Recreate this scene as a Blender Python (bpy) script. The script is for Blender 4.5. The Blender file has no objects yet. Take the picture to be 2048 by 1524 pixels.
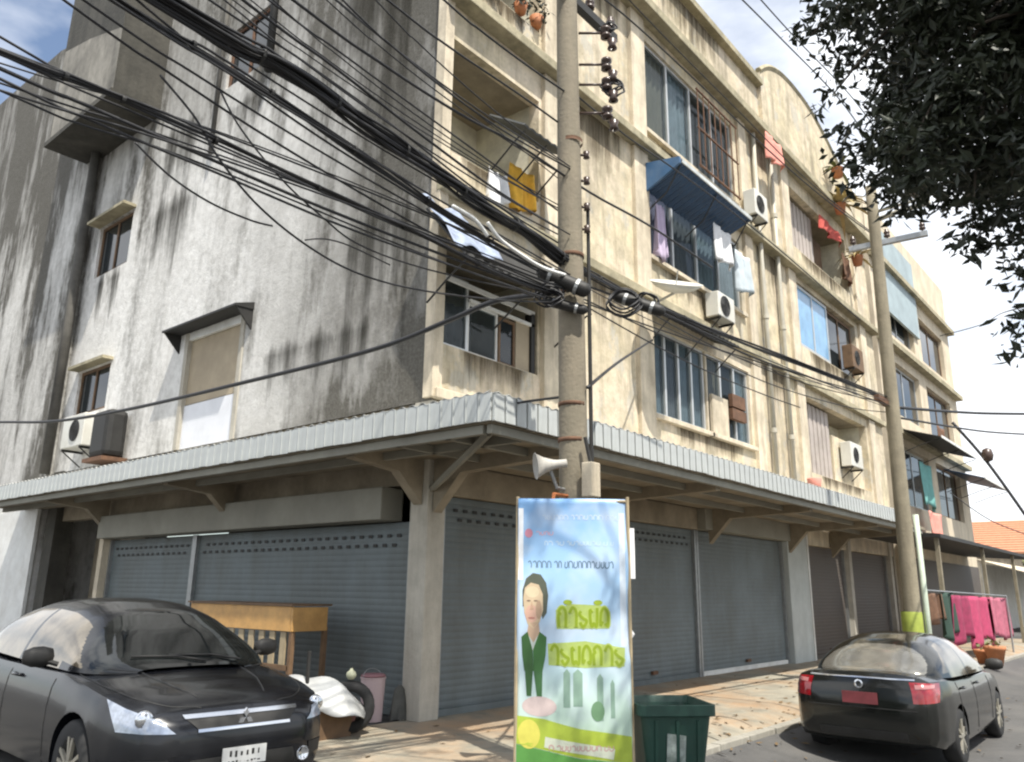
import bpy, bmesh, math, random
import numpy as np
from mathutils import Vector, Matrix
random.seed(7)
R = math.radians
sc = bpy.context.scene
col = sc.collection
# ------------------------------------------------------------------ camera (from vanishing points)
IW, IH = 2048.0, 1524.0
CC = np.array([1024.0, 762.0])
V1 = np.array([-947.0, 1155.0]); V2 = np.array([2409.0, 1200.0])
FPX = math.sqrt(-float((V1 - CC) @ (V2 - CC)))
def _nd(p):
    d = np.array([p[0] - CC[0], p[1] - CC[1], FPX]); return d / np.linalg.norm(d)
_X = _nd(V2); _Y = _nd(V1); _Z = np.cross(_X, _Y)
MW = np.array([_X, _Y, _Z])
CAM = np.array([-7.48, -7.73, 1.6])
cam_d = bpy.data.cameras.new('camera'); cam = bpy.data.objects.new('camera', cam_d); col.objects.link(cam)
right = MW @ np.array([1, 0, 0.]); up = MW @ np.array([0, -1., 0]); back = MW @ np.array([0, 0, -1.])
cam.matrix_world = Matrix(((right[0], up[0], back[0], CAM[0]), (right[1], up[1], back[1], CAM[1]), (right[2], up[2], back[2], CAM[2]), (0, 0, 0, 1)))
cam_d.sensor_width = 36; cam_d.lens = FPX / IW * 36; cam_d.clip_end = 2000; cam_d.clip_start = 0.05
sc.camera = cam
sc.render.resolution_x = 1024; sc.render.resolution_y = 762
# ------------------------------------------------------------------ light
SUN = Vector((-0.45, -1.0, 1.95)).normalized()
w = bpy.data.worlds.new('World'); sc.world = w; w.use_nodes = True
nt = w.node_tree; nt.nodes.clear()
sky = nt.nodes.new('ShaderNodeTexSky'); sky.sky_type = 'NISHITA'; sky.sun_disc = False
sky.sun_elevation = math.asin(SUN.z); sky.sun_rotation = math.atan2(SUN.x, SUN.y)
sky.air_density = 1.0; sky.dust_density = 1.0; sky.ozone_density = 1.0
bg = nt.nodes.new('ShaderNodeBackground'); bg.inputs[1].default_value = 0.125
wo = nt.nodes.new('ShaderNodeOutputWorld')
tc = nt.nodes.new('ShaderNodeTexCoord'); nz = nt.nodes.new('ShaderNodeTexNoise'); nz.inputs['Scale'].default_value = 2.3; nz.inputs['Detail'].default_value = 7
mp = nt.nodes.new('ShaderNodeMapping'); mp.inputs['Scale'].default_value = (1, 1, 2.2); mp.inputs['Location'].default_value = (3.67, 5.57, 16.14)
rp = nt.nodes.new('ShaderNodeValToRGB'); rp.color_ramp.elements[0].position = 0.36; rp.color_ramp.elements[1].position = 0.56
rp.color_ramp.elements[0].color = (0.03, 0.03, 0.03, 1); rp.color_ramp.elements[1].color = (0.95, 0.95, 0.95, 1)
mx = nt.nodes.new('ShaderNodeMix'); mx.data_type = 'RGBA'; mx.inputs[7].default_value = (8.6, 8.8, 9.1, 1)
L = nt.links.new
L(tc.outputs['Generated'], mp.inputs[0]); L(mp.outputs[0], nz.inputs['Vector']); L(nz.outputs[0], rp.inputs[0]); L(rp.outputs[0], mx.inputs[0])
L(sky.outputs[0], mx.inputs[6]); L(mx.outputs[2], bg.inputs[0]); L(bg.outputs[0], wo.inputs[0])
sd = bpy.data.lights.new('sun', 'SUN'); sd.energy = 5.0; sd.angle = R(0.53); sd.color = (1.0, 0.955, 0.87)
so = bpy.data.objects.new('sun', sd); col.objects.link(so); so.rotation_euler = SUN.to_track_quat('Z', 'Y').to_euler(); so.location = (-6, -14, 30)
sc.view_settings.view_transform = 'Standard'; sc.view_settings.look = 'None'; sc.view_settings.exposure = 0.5; sc.view_settings.gamma = 1.0
sc.view_settings.use_curve_mapping = False
sc.cycles.filter_width = 2.2
# ------------------------------------------------------------------ pixel helpers
def ray(px): return MW @ np.array([px[0] - CC[0], px[1] - CC[1], FPX])
def onz(px, z): d = ray(px); return CAM + d * (z - CAM[2]) / d[2]
def onx(px, x): d = ray(px); return CAM + d * (x - CAM[0]) / d[0]
def ony(px, y): d = ray(px); return CAM + d * (y - CAM[1]) / d[1]
def hd(px, D): d = ray(px); return CAM + d / math.hypot(d[0], d[1]) * D
P1 = np.array([-1.28, -3.33]); P2 = np.array([8.02, -3.8])
# ------------------------------------------------------------------ materials
MATS = {}
def _n(nt, t, **kw):
    n = nt.nodes.new(t)
    for k, v in kw.items(): setattr(n, k, v)
    return n
def mat(name, c, rough=0.7, metal=0.0, var=0.15, vscale=3.0, dirt=None, damt=0.0, dscale=1.2, streak=0.0, bump=0.0, bscale=30.0, spec=0.5, coat=0.0, trans=0.0, alpha=None, emit=None):
    if name in MATS: return MATS[name]
    m = bpy.data.materials.new(name); m.use_nodes = True; nt = m.node_tree; b = nt.nodes['Principled BSDF']
    b.inputs['Roughness'].default_value = rough; b.inputs['Metallic'].default_value = metal
    b.inputs['Specular IOR Level'].default_value = spec; b.inputs['Coat Weight'].default_value = coat
    b.inputs['Coat Roughness'].default_value = 0.05
    l = nt.links.new
    tc = _n(nt, 'ShaderNodeTexCoord')
    n1 = _n(nt, 'ShaderNodeTexNoise'); n1.inputs['Scale'].default_value = vscale; n1.inputs['Detail'].default_value = 6; n1.inputs['Roughness'].default_value = 0.65
    l(tc.outputs['Object'], n1.inputs['Vector'])
    mr = _n(nt, 'ShaderNodeMapRange'); mr.inputs[1].default_value = 0.3; mr.inputs[2].default_value = 0.7; mr.inputs[3].default_value = 1 - var; mr.inputs[4].default_value = 1 + var * 0.6
    l(n1.outputs[0], mr.inputs[0])
    mul = _n(nt, 'ShaderNodeMix', data_type='RGBA', blend_type='MULTIPLY'); mul.inputs[0].default_value = 1; mul.inputs[6].default_value = (*c, 1)
    l(mr.outputs[0], mul.inputs[7]); out = mul.outputs[2]
    if dirt is not None:
        mp = _n(nt, 'ShaderNodeMapping'); mp.inputs['Scale'].default_value = (1, 1, 0.13)
        l(tc.outputs['Object'], mp.inputs[0])
        n2 = _n(nt, 'ShaderNodeTexNoise'); n2.inputs['Scale'].default_value = dscale * 2.2; n2.inputs['Detail'].default_value = 7; n2.inputs['Roughness'].default_value = 0.7
        l(mp.outputs[0], n2.inputs['Vector'])
        n3 = _n(nt, 'ShaderNodeTexNoise'); n3.inputs['Scale'].default_value = dscale * 0.6; n3.inputs['Detail'].default_value = 9; n3.inputs['Roughness'].default_value = 0.72
        l(tc.outputs['Object'], n3.inputs['Vector'])
        mixn = _n(nt, 'ShaderNodeMix', data_type='FLOAT'); mixn.inputs[0].default_value = streak
        l(n3.outputs[0], mixn.inputs[2]); l(n2.outputs[0], mixn.inputs[3])
        r2 = _n(nt, 'ShaderNodeMapRange'); r2.inputs[1].default_value = 0.44; r2.inputs[2].default_value = 0.72; r2.inputs[4].default_value = damt
        l(mixn.outputs[0], r2.inputs[0])
        md = _n(nt, 'ShaderNodeMix', data_type='RGBA'); md.inputs[7].default_value = (*dirt, 1)
        l(r2.outputs[0], md.inputs[0]); l(out, md.inputs[6]); out = md.outputs[2]
    l(out, b.inputs['Base Color'])
    rr = _n(nt, 'ShaderNodeMapRange'); rr.inputs[3].default_value = max(0.02, rough - 0.12 * min(1, rough * 2)); rr.inputs[4].default_value = min(1, rough + 0.12 * min(1, rough * 2))
    l(n1.outputs[0], rr.inputs[0]); l(rr.outputs[0], b.inputs['Roughness'])
    if bump > 0:
        nb = _n(nt, 'ShaderNodeTexNoise'); nb.inputs['Scale'].default_value = bscale; nb.inputs['Detail'].default_value = 5
        l(tc.outputs['Object'], nb.inputs['Vector'])
        bp = _n(nt, 'ShaderNodeBump'); bp.inputs['Strength'].default_value = bump; bp.inputs['Distance'].default_value = 0.03
        l(nb.outputs[0], bp.inputs['Height']); l(bp.outputs[0], b.inputs['Normal'])
    if trans: b.inputs['Transmission Weight'].default_value = trans
    if emit: b.inputs['Emission Color'].default_value = (*emit, 1); b.inputs['Emission Strength'].default_value = 1
    MATS[name] = m; return m
def glassmat(name, tint=(0.75, 0.82, 0.85), thru=0.5):
    if name in MATS: return MATS[name]
    m = bpy.data.materials.new(name); m.use_nodes = True; nt = m.node_tree; nt.nodes.clear()
    o = _n(nt, 'ShaderNodeOutputMaterial'); t = _n(nt, 'ShaderNodeBsdfTransparent'); t.inputs[0].default_value = (*tint, 1)
    p = _n(nt, 'ShaderNodeBsdfPrincipled'); p.inputs['Base Color'].default_value = (0.04, 0.05, 0.055, 1); p.inputs['Roughness'].default_value = 0.06
    tc = _n(nt, 'ShaderNodeTexCoord'); n1 = _n(nt, 'ShaderNodeTexNoise'); n1.inputs['Scale'].default_value = 2.0
    mr = _n(nt, 'ShaderNodeMapRange'); mr.inputs[3].default_value = 1 - thru - 0.1; mr.inputs[4].default_value = 1 - thru + 0.1
    mx = _n(nt, 'ShaderNodeMixShader'); l = nt.links.new
    l(tc.outputs['Object'], n1.inputs['Vector']); l(n1.outputs[0], mr.inputs[0]); l(mr.outputs[0], mx.inputs[0]); l(t.outputs[0], mx.inputs[1]); l(p.outputs[0], mx.inputs[2]); l(mx.outputs[0], o.inputs[0])
    MATS[name] = m; return m
def sidewall_mat():
    """bare grey render with black mould: streaks, blotches, a mould belt along the street corner and on the far wing"""
    m = bpy.data.materials.new('mouldy_side_render'); m.use_nodes = True; nt = m.node_tree; b = nt.nodes['Principled BSDF']; l = nt.links.new
    b.inputs['Roughness'].default_value = 0.92; b.inputs['Specular IOR Level'].default_value = 0.2
    tc = _n(nt, 'ShaderNodeTexCoord'); sep = _n(nt, 'ShaderNodeSeparateXYZ'); l(tc.outputs['Object'], sep.inputs[0])
    def noise(scale, sc3=(1, 1, 1), det=8, ro=0.68, loc=(0, 0, 0)):
        mp = _n(nt, 'ShaderNodeMapping'); mp.inputs['Scale'].default_value = sc3; mp.inputs['Location'].default_value = loc
        l(tc.outputs['Object'], mp.inputs[0]); n = _n(nt, 'ShaderNodeTexNoise'); n.inputs['Scale'].default_value = scale; n.inputs['Detail'].default_value = det; n.inputs['Roughness'].default_value = ro
        l(mp.outputs[0], n.inputs['Vector']); return n.outputs[0]
    def ramp(v, a, c, lo=0.0, hi=1.0):
        r = _n(nt, 'ShaderNodeMapRange'); r.inputs[1].default_value = a; r.inputs[2].default_value = c; r.inputs[3].default_value = lo; r.inputs[4].default_value = hi
        l(v, r.inputs[0]); return r.outputs[0]
    def op(o, a, c):
        n = _n(nt, 'ShaderNodeMath', operation=o)
        for i, v in enumerate((a, c)):
            if isinstance(v, (int, float)): n.inputs[i].default_value = v
            else: l(v, n.inputs[i])
        return n.outputs[0]
    big = noise(0.32, (1, 1, 0.75)); st = noise(1.7, (1, 1, 0.12)); fine = noise(5.0); tiny = noise(24.0, det=4)
    def mixc(f, a, c):
        n = _n(nt, 'ShaderNodeMix', data_type='RGBA')
        if isinstance(f, (int, float)): n.inputs[0].default_value = f
        else: l(f, n.inputs[0])
        for i, v in ((6, a), (7, c)):
            if isinstance(v, tuple): n.inputs[i].default_value = (*v, 1)
            else: l(v, n.inputs[i])
        return n.outputs[2]
    base = mixc(ramp(big, 0.35, 0.65), (0.62, 0.605, 0.57), (0.80, 0.785, 0.75))
    base = mixc(ramp(fine, 0.40, 0.70, 0, 0.5), base, (0.36, 0.345, 0.31))
    big2 = noise(0.42, (1, 1, 0.55), loc=(3, 7, 2)); wide = noise(0.9, (1, 1, 0.22), loc=(1, 2, 5))
    mould = op('MULTIPLY', ramp(wide, 0.50, 0.66), ramp(fine, 0.34, 0.6, 0.45, 1.0))
    high = op('MULTIPLY', ramp(op('ADD', sep.outputs[2], op('MULTIPLY', op('SUBTRACT', wide, 0.5), 9.0)), 9.4, 13.0), ramp(st, 0.36, 0.60, 0.45, 0.95))
    cn_ = op('ADD', sep.outputs[1], op('ADD', op('MULTIPLY', op('SUBTRACT', big2, 0.5), 7.0), op('MULTIPLY', op('SUBTRACT', fine, 0.5), 1.6)))
    corner = op('MULTIPLY', ramp(op('ADD', cn_, op('MULTIPLY', op('SUBTRACT', sep.outputs[2], 6.0), 0.22)), 5.6, 0.9), ramp(noise(0.75, (1, 1, 0.5), loc=(5, 5, 5)), 0.34, 0.56, 0.55, 1.0))
    wing = op('MULTIPLY', ramp(sep.outputs[1], 12.0, 13.2), ramp(wide, 0.42, 0.62, 0.2, 0.9))
    tot = op('MINIMUM', op('ADD', op('ADD', op('MULTIPLY', mould, 0.66), op('MULTIPLY', corner, 1.1)), op('ADD', op('MULTIPLY', wing, 0.8), op('MULTIPLY', high, 0.8))), 0.94)
    tot = op('MULTIPLY', tot, ramp(tiny, 0.3, 0.6, 0.9, 1.0))
    c = mixc(tot, base, (0.066, 0.06, 0.047))
    l(c, b.inputs['Base Color'])
    bp = _n(nt, 'ShaderNodeBump'); bp.inputs['Strength'].default_value = 0.4; bp.inputs['Distance'].default_value = 0.04
    l(op('ADD', op('MULTIPLY', noise(7.0, det=8), 1.0), op('MULTIPLY', tiny, 0.35)), bp.inputs['Height']); l(bp.outputs[0], b.inputs['Normal'])
    MATS['side'] = m; return m
M_side = sidewall_mat()
def frontwall_mat():
    m = bpy.data.materials.new('cream_weathered_plaster'); m.use_nodes = True; nt = m.node_tree; b = nt.nodes['Principled BSDF']; l = nt.links.new
    b.inputs['Roughness'].default_value = 0.88; b.inputs['Specular IOR Level'].default_value = 0.25
    tc = _n(nt, 'ShaderNodeTexCoord')
    def noise(scale, sc3=(1, 1, 1), det=8, ro=0.68, loc=(0, 0, 0)):
        mp = _n(nt, 'ShaderNodeMapping'); mp.inputs['Scale'].default_value = sc3; mp.inputs['Location'].default_value = loc
        l(tc.outputs['Object'], mp.inputs[0]); n = _n(nt, 'ShaderNodeTexNoise'); n.inputs['Scale'].default_value = scale; n.inputs['Detail'].default_value = det; n.inputs['Roughness'].default_value = ro
        l(mp.outputs[0], n.inputs['Vector']); return n.outputs[0]
    def ramp(v, a, c, lo=0.0, hi=1.0):
        r = _n(nt, 'ShaderNodeMapRange'); r.inputs[1].default_value = a; r.inputs[2].default_value = c; r.inputs[3].default_value = lo; r.inputs[4].default_value = hi
        l(v, r.inputs[0]); return r.outputs[0]
    def mixc(f, a, c):
        n = _n(nt, 'ShaderNodeMix', data_type='RGBA'); l(f, n.inputs[0])
        for i, v in ((6, a), (7, c)):
            if isinstance(v, tuple): n.inputs[i].default_value = (*v, 1)
            else: l(v, n.inputs[i])
        return n.outputs[2]
    c = mixc(ramp(noise(0.55), 0.38, 0.62), (0.66, 0.57, 0.385), (0.70, 0.60, 0.47))
    c = mixc(ramp(noise(2.2, loc=(4, 1, 2)), 0.38, 0.66, 0, 0.95), c, (0.40, 0.35, 0.25))
    c = mixc(ramp(noise(1.5, (1, 1, 0.6), loc=(9, 0, 3)), 0.56, 0.60, 0, 0.7), c, (0.46, 0.44, 0.38))
    c = mixc(ramp(noise(3.6, (1, 1, 0.09), loc=(2, 0, 1)), 0.53, 0.68, 0, 0.55), c, (0.25, 0.205, 0.14))
    c = mixc(ramp(noise(1.3, (1, 1, 0.16), loc=(7, 0, 5)), 0.52, 0.68, 0, 0.8), c, (0.20, 0.175, 0.13))
    c = mixc(ramp(noise(9.0, loc=(0, 5, 0)), 0.58, 0.72, 0, 0.6), c, (0.26, 0.20, 0.13))
    l(c, b.inputs['Base Color'])
    bp = _n(nt, 'ShaderNodeBump'); bp.inputs['Strength'].default_value = 0.4; bp.inputs['Distance'].default_value = 0.03
    l(noise(12.0), bp.inputs['Height']); l(bp.outputs[0], b.inputs['Normal']); return m
M_front = frontwall_mat()
M_front2 = mat('cream_paler_trim', (0.66, 0.575, 0.435), 0.82, var=0.25, vscale=2, dirt=(0.2, 0.16, 0.11), damt=0.9, dscale=1.6, streak=0.6, bump=0.2)
M_ledge = mat('mossy_ledge', (0.42, 0.37, 0.25), 0.9, var=0.3, vscale=4, dirt=(0.09, 0.085, 0.05), damt=0.9, dscale=1.6, streak=0.3, bump=0.3)
M_neigh = mat('peach_plaster', (0.66, 0.57, 0.43), 0.85, var=0.2, vscale=1.5, dirt=(0.25, 0.2, 0.13), damt=0.6, dscale=1.0, streak=0.6)
M_int = mat('dim_interior', (0.30, 0.27, 0.21), 0.9, var=0.2, vscale=1, dirt=(0.12, 0.1, 0.07), damt=0.6)
M_conc = mat('forecourt_concrete', (0.30, 0.275, 0.215), 0.9, var=0.4, vscale=2.2, dirt=(0.36, 0.20, 0.09), damt=0.95, dscale=0.9, streak=0.0, bump=0.35, bscale=25)
M_asph = mat('asphalt', (0.085, 0.083, 0.08), 0.9, var=0.3, vscale=1.4, dirt=(0.16, 0.15, 0.135), damt=0.6, dscale=0.6, bump=0.5, bscale=60)
M_shutB = mat('shutter_blue_grey', (0.145, 0.172, 0.178), 0.6, 0.1, var=0.22, vscale=1.4, dirt=(0.085, 0.085, 0.07), damt=0.8, dscale=0.9, streak=0.5, bump=0.35, bscale=4)
M_shutD = mat('shutter_brown_grey', (0.105, 0.09, 0.078), 0.6, 0.1, var=0.2, vscale=1.5, dirt=(0.1, 0.09, 0.08), damt=0.5)
M_hdr = mat('shutter_housing_cream', (0.27, 0.26, 0.215), 0.7, var=0.18, vscale=1.5, dirt=(0.16, 0.15, 0.12), damt=0.6, dscale=1.0)
M_pill = mat('pillar_plaster', (0.50, 0.47, 0.40), 0.85, var=0.18, vscale=2.5, dirt=(0.16, 0.13, 0.09), damt=0.75, dscale=1.4, streak=0.5, bump=0.2)
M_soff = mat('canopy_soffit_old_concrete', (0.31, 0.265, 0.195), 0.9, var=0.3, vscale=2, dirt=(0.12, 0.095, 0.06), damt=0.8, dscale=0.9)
M_fasc = mat('fascia_pale_sheet', (0.56, 0.585, 0.575), 0.55, 0.1, var=0.3, vscale=2, dirt=(0.2, 0.2, 0.17), damt=0.8, dscale=1.6, streak=0.6)
M_roofs = mat('corrugated_fibre_cement', (0.5, 0.5, 0.47), 0.85, var=0.3, vscale=3, dirt=(0.14, 0.14, 0.12), damt=0.8, dscale=2)
M_white = mat('white_painted_metal', (0.74, 0.74, 0.71), 0.45, var=0.12, vscale=3, dirt=(0.35, 0.31, 0.25), damt=0.5, dscale=2)
M_pvc = mat('grey_pvc', (0.46, 0.43, 0.35), 0.5, var=0.15, vscale=2, dirt=(0.25, 0.24, 0.2), damt=0.5)
M_dark = mat('dark_metal', (0.035, 0.034, 0.032), 0.6, 0.3, var=0.3, vscale=5)
M_pipe = mat('mould_black_pipe', (0.075, 0.07, 0.06), 0.85, var=0.35, vscale=3, dirt=(0.2, 0.19, 0.17), damt=0.5)
M_cable = mat('black_cable', (0.018, 0.018, 0.02), 0.55, var=0.25, vscale=4)
M_cablew = mat('white_cable_tape', (0.8, 0.8, 0.77), 0.5, var=0.1)
M_pole = mat('spun_concrete', (0.24, 0.205, 0.15), 0.9, var=0.22, vscale=3, dirt=(0.15, 0.14, 0.10), damt=0.7, dscale=2.2, streak=0.7, bump=0.25)
M_pole2 = mat('brown_stained_concrete', (0.27, 0.235, 0.165), 0.9, var=0.25, vscale=3, dirt=(0.11, 0.09, 0.06), damt=0.7, dscale=2.2, streak=0.7, bump=0.25)
M_ins = mat('brown_porcelain', (0.07, 0.045, 0.035), 0.3, var=0.2)
M_steel = mat('galvanised_steel', (0.34, 0.35, 0.35), 0.45, 0.6, var=0.2, vscale=8)
M_rust = mat('rusty_iron', (0.16, 0.085, 0.05), 0.8, 0.2, var=0.4, vscale=8)
M_blue = mat('blue_awning_sheet', (0.05, 0.125, 0.25), 0.5, 0.1, var=0.2, vscale=3, dirt=(0.25, 0.28, 0.3), damt=0.4, dscale=2)
M_blued = mat('blue_awning_corrugated', (0.022, 0.06, 0.13), 0.45, 0.2, var=0.3, vscale=4)
M_alu = mat('aluminium_frame', (0.55, 0.56, 0.55), 0.4, 0.5, var=0.12)
M_wood = mat('brown_wood', (0.16, 0.095, 0.05), 0.7, var=0.35, vscale=6)
M_orange = mat('orange_varnished_board', (0.58, 0.33, 0.11), 0.5, var=0.25, vscale=5, dirt=(0.28, 0.13, 0.035), damt=0.55)
M_slat = mat('pale_wood_slat', (0.40, 0.32, 0.2), 0.7, var=0.25, vscale=5)
M_glass = glassmat('window_glass', (0.85, 0.9, 0.92), 0.72)
M_glassb = mat('sky_reflection_glass', (0.20, 0.38, 0.58), 0.12, var=0.25, vscale=1.8)  # blue of the reflected sky is put into the pane colour
M_gdark = mat('dark_glass', (0.02, 0.025, 0.028), 0.06, var=0.2)
M_lilac = mat('lilac_curtain', (0.5, 0.42, 0.55), 0.9, var=0.15)
M_curt = mat('pale_blue_curtain', (0.47, 0.53, 0.56), 0.9, var=0.2, vscale=5)
M_curt2 = mat('grey_curtain', (0.30, 0.29, 0.3), 0.9, var=0.2, vscale=5)
M_tan = mat('tan_door_panel', (0.40, 0.33, 0.23), 0.75, var=0.15, vscale=2, dirt=(0.24, 0.19, 0.13), damt=0.5)
M_lightpanel = mat('whitewashed_panel', (0.72, 0.73, 0.76), 0.7, var=0.1, vscale=2)
M_ac = mat('aircon_casing', (0.66, 0.65, 0.59), 0.5, var=0.12, vscale=3, dirt=(0.3, 0.27, 0.2), damt=0.6, dscale=2.5)
M_pink = mat('pink_cloth', (0.42, 0.05, 0.12), 0.9, var=0.25, vscale=6)
M_red = mat('red_cloth', (0.5, 0.09, 0.07), 0.9, var=0.25, vscale=6)
M_coral = mat('coral_cloth', (0.72, 0.30, 0.24), 0.9, var=0.2, vscale=5)
M_teal = mat('teal_cloth', (0.16, 0.38, 0.35), 0.9, var=0.2, vscale=5)
M_yel = mat('orange_yellow_cloth', (0.75, 0.42, 0.05), 0.9, var=0.25, vscale=6)
M_whitec = mat('white_cloth', (0.72, 0.72, 0.72), 0.9, var=0.15, vscale=6)
M_dgreen = mat('dark_green_cloth', (0.03, 0.06, 0.045), 0.9, var=0.2)
M_terra = mat('terracotta', (0.45, 0.18, 0.08), 0.8, var=0.25, vscale=5)
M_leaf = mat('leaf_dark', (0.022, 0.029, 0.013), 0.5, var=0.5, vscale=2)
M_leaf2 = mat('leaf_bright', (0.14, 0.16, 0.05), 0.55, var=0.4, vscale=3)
M_drypalm = mat('straw_frond', (0.38, 0.30, 0.13), 0.7, var=0.4, vscale=4)
M_bark = mat('bark', (0.10, 0.08, 0.06), 0.9, var=0.35, vscale=6, bump=0.6, bscale=15)
M_tile = mat('orange_roof_tile', (0.50, 0.22, 0.12), 0.8, var=0.25, vscale=4)
# ------------------------------------------------------------------ mesh helpers
class MB:
    def __init__(s): s.v = []; s.f = []
    def add(s, vs, fs):
        o = len(s.v); s.v += [tuple(float(c) for c in v) for v in vs]; s.f += [tuple(i + o for i in f) for f in fs]; return s
    def box(s, x0, x1, y0, y1, z0, z1):
        vs = [(x0, y0, z0), (x1, y0, z0), (x1, y1, z0), (x0, y1, z0), (x0, y0, z1), (x1, y0, z1), (x1, y1, z1), (x0, y1, z1)]
        return s.add(vs, [(0, 3, 2, 1), (4, 5, 6, 7), (0, 1, 5, 4), (1, 2, 6, 5), (2, 3, 7, 6), (3, 0, 4, 7)])
    def obox(s, c, ax, ay, az):
        c, ax, ay, az = map(Vector, (c, ax, ay, az)); vs = [c + ax * i + ay * j + az * k for k in (-1, 1) for (i, j) in ((-1, -1), (1, -1), (1, 1), (-1, 1))]
        return s.add(vs, [(0, 3, 2, 1), (4, 5, 6, 7), (0, 1, 5, 4), (1, 2, 6, 5), (2, 3, 7, 6), (3, 0, 4, 7)])
    def quad(s, *vs): return s.add(vs, [tuple(range(len(vs)))])
    def tube(s, pts, r, n=6, cap=True, r2=None):
        pts = [Vector(p) for p in pts]; k = len(pts); rings = []
        ref = Vector((0, 0, 1))
        for i, p in enumerate(pts):
            t = (pts[min(i + 1, k - 1)] - pts[max(i - 1, 0)]).normalized()
            a = t.cross(ref)
            if a.length < 1e-3: a = t.cross(Vector((1, 0, 0)))
            a.normalize(); b = t.cross(a)
            rr = (r if r2 is None else r + (r2 - r) * i / (k - 1)) if not isinstance(r, (list, tuple)) else r[i]
            rings.append([p + (a * math.cos(2 * math.pi * j / n) + b * math.sin(2 * math.pi * j / n)) * rr for j in range(n)])
        vs = [v for rg in rings for v in rg]; fs = []
        for i in range(k - 1):
            for j in range(n):
                j2 = (j + 1) % n; fs.append((i * n + j, i * n + j2, (i + 1) * n + j2, (i + 1) * n + j))
        if cap: fs.append(tuple(range(n - 1, -1, -1))); fs.append(tuple((k - 1) * n + j for j in range(n)))
        return s.add(vs, fs)
    def lathe(s, prof, c=(0, 0, 0), n=20, axis='z', cap=False):
        vs = []; fs = []
        for (r, h) in prof:
            for j in range(n):
                a = 2 * math.pi * j / n; p = (r * math.cos(a), r * math.sin(a), h)
                if axis == 'x': p = (p[2], p[0], p[1])
                elif axis == 'y': p = (p[1], p[2], p[0])
                vs.append((c[0] + p[0], c[1] + p[1], c[2] + p[2]))
        for i in range(len(prof) - 1):
            for j in range(n):
                j2 = (j + 1) % n; fs.append((i * n + j, i * n + j2, (i + 1) * n + j2, (i + 1) * n + j))
        if cap: fs.append(tuple(range(n))); fs.append(tuple((len(prof) - 1) * n + j for j in range(n - 1, -1, -1)))
        return s.add(vs, fs)
    def grid(s, fn, nu, nv):
        vs = [fn(i / nu, j / nv) for j in range(nv + 1) for i in range(nu + 1)]
        return s.add(vs, [(j * (nu + 1) + i, j * (nu + 1) + i + 1, (j + 1) * (nu + 1) + i + 1, (j + 1) * (nu + 1) + i) for j in range(nv) for i in range(nu)])
    def prism(s, poly, fn, d0, d1):
        """poly of (a,b); fn(a,b,d)->xyz"""
        n = len(poly); vs = [fn(a, b, d0) for a, b in poly] + [fn(a, b, d1) for a, b in poly]
        return s.add(vs, [tuple(range(n - 1, -1, -1)), tuple(range(n, 2 * n))] + [(i, (i + 1) % n, n + (i + 1) % n, n + i) for i in range(n)])
    def build(s, name, m, parent=None, smooth=False, local=False, bevel=0.0, solid=0.0, fix=True):
        me = bpy.data.meshes.new(name)
        off = Vector((0, 0, 0))
        if parent is not None and not local:
            t = parent
            while t.parent is not None: t = t.parent
            off = t.location
        me.from_pydata([(v[0] - off.x, v[1] - off.y, v[2] - off.z) for v in s.v], [], s.f); me.update()
        if fix:
            bm = bmesh.new(); bm.from_mesh(me); bmesh.ops.recalc_face_normals(bm, faces=bm.faces); bm.to_mesh(me); bm.free()
        me.materials.append(m)
        if smooth:
            for p in me.polygons: p.use_smooth = True
        o = bpy.data.objects.new(name, me); col.objects.link(o)
        if parent is not None: o.parent = parent
        if solid: md = o.modifiers.new('solid', 'SOLIDIFY'); md.thickness = solid
        if bevel: md = o.modifiers.new('bevel', 'BEVEL'); md.width = bevel; md.segments = 2; md.limit_method = 'ANGLE'
        return o
def tag(o, label=None, cat=None, group=None, kind=None):
    for k, v in (('label', label), ('category', cat), ('group', group), ('kind', kind)):
        if v: o[k] = v
    return o
def thing(name, label, cat, loc=(0, 0, 0), rz=0.0, group=None):
    o = bpy.data.objects.new(name, None); col.objects.link(o); o.location = loc; o.rotation_euler.z = rz; o.empty_display_size = 0.2
    return tag(o, label, cat, group)
def link_copy(src, parent, loc=None, name=None):
    c = src.copy(); col.objects.link(c); c.parent = parent
    if loc is not None: c.location = loc
    return c
def spline(pts, n=8):
    pts = [np.array(p, float) for p in pts]; out = []
    for i in range(len(pts) - 1):
        p0 = pts[max(i - 1, 0)]; p1 = pts[i]; p2 = pts[i + 1]; p3 = pts[min(i + 2, len(pts) - 1)]
        for k in range(n):
            t = k / n; out.append(0.5 * ((2 * p1) + (-p0 + p2) * t + (2 * p0 - 5 * p1 + 4 * p2 - p3) * t * t + (-p0 + 3 * p1 - 3 * p2 + p3) * t ** 3))
    out.append(pts[-1]); return out
def sst(a, b, x):
    t = min(1, max(0, (x - a) / (b - a))); return t * t * (3 - 2 * t)
def gz(x, y):
    """ground height: the street sits lower than the forecourt on the right"""
    return -0.34 * sst(-2.4, -4.2, y) * sst(-6.5, 1.5, x)
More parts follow.
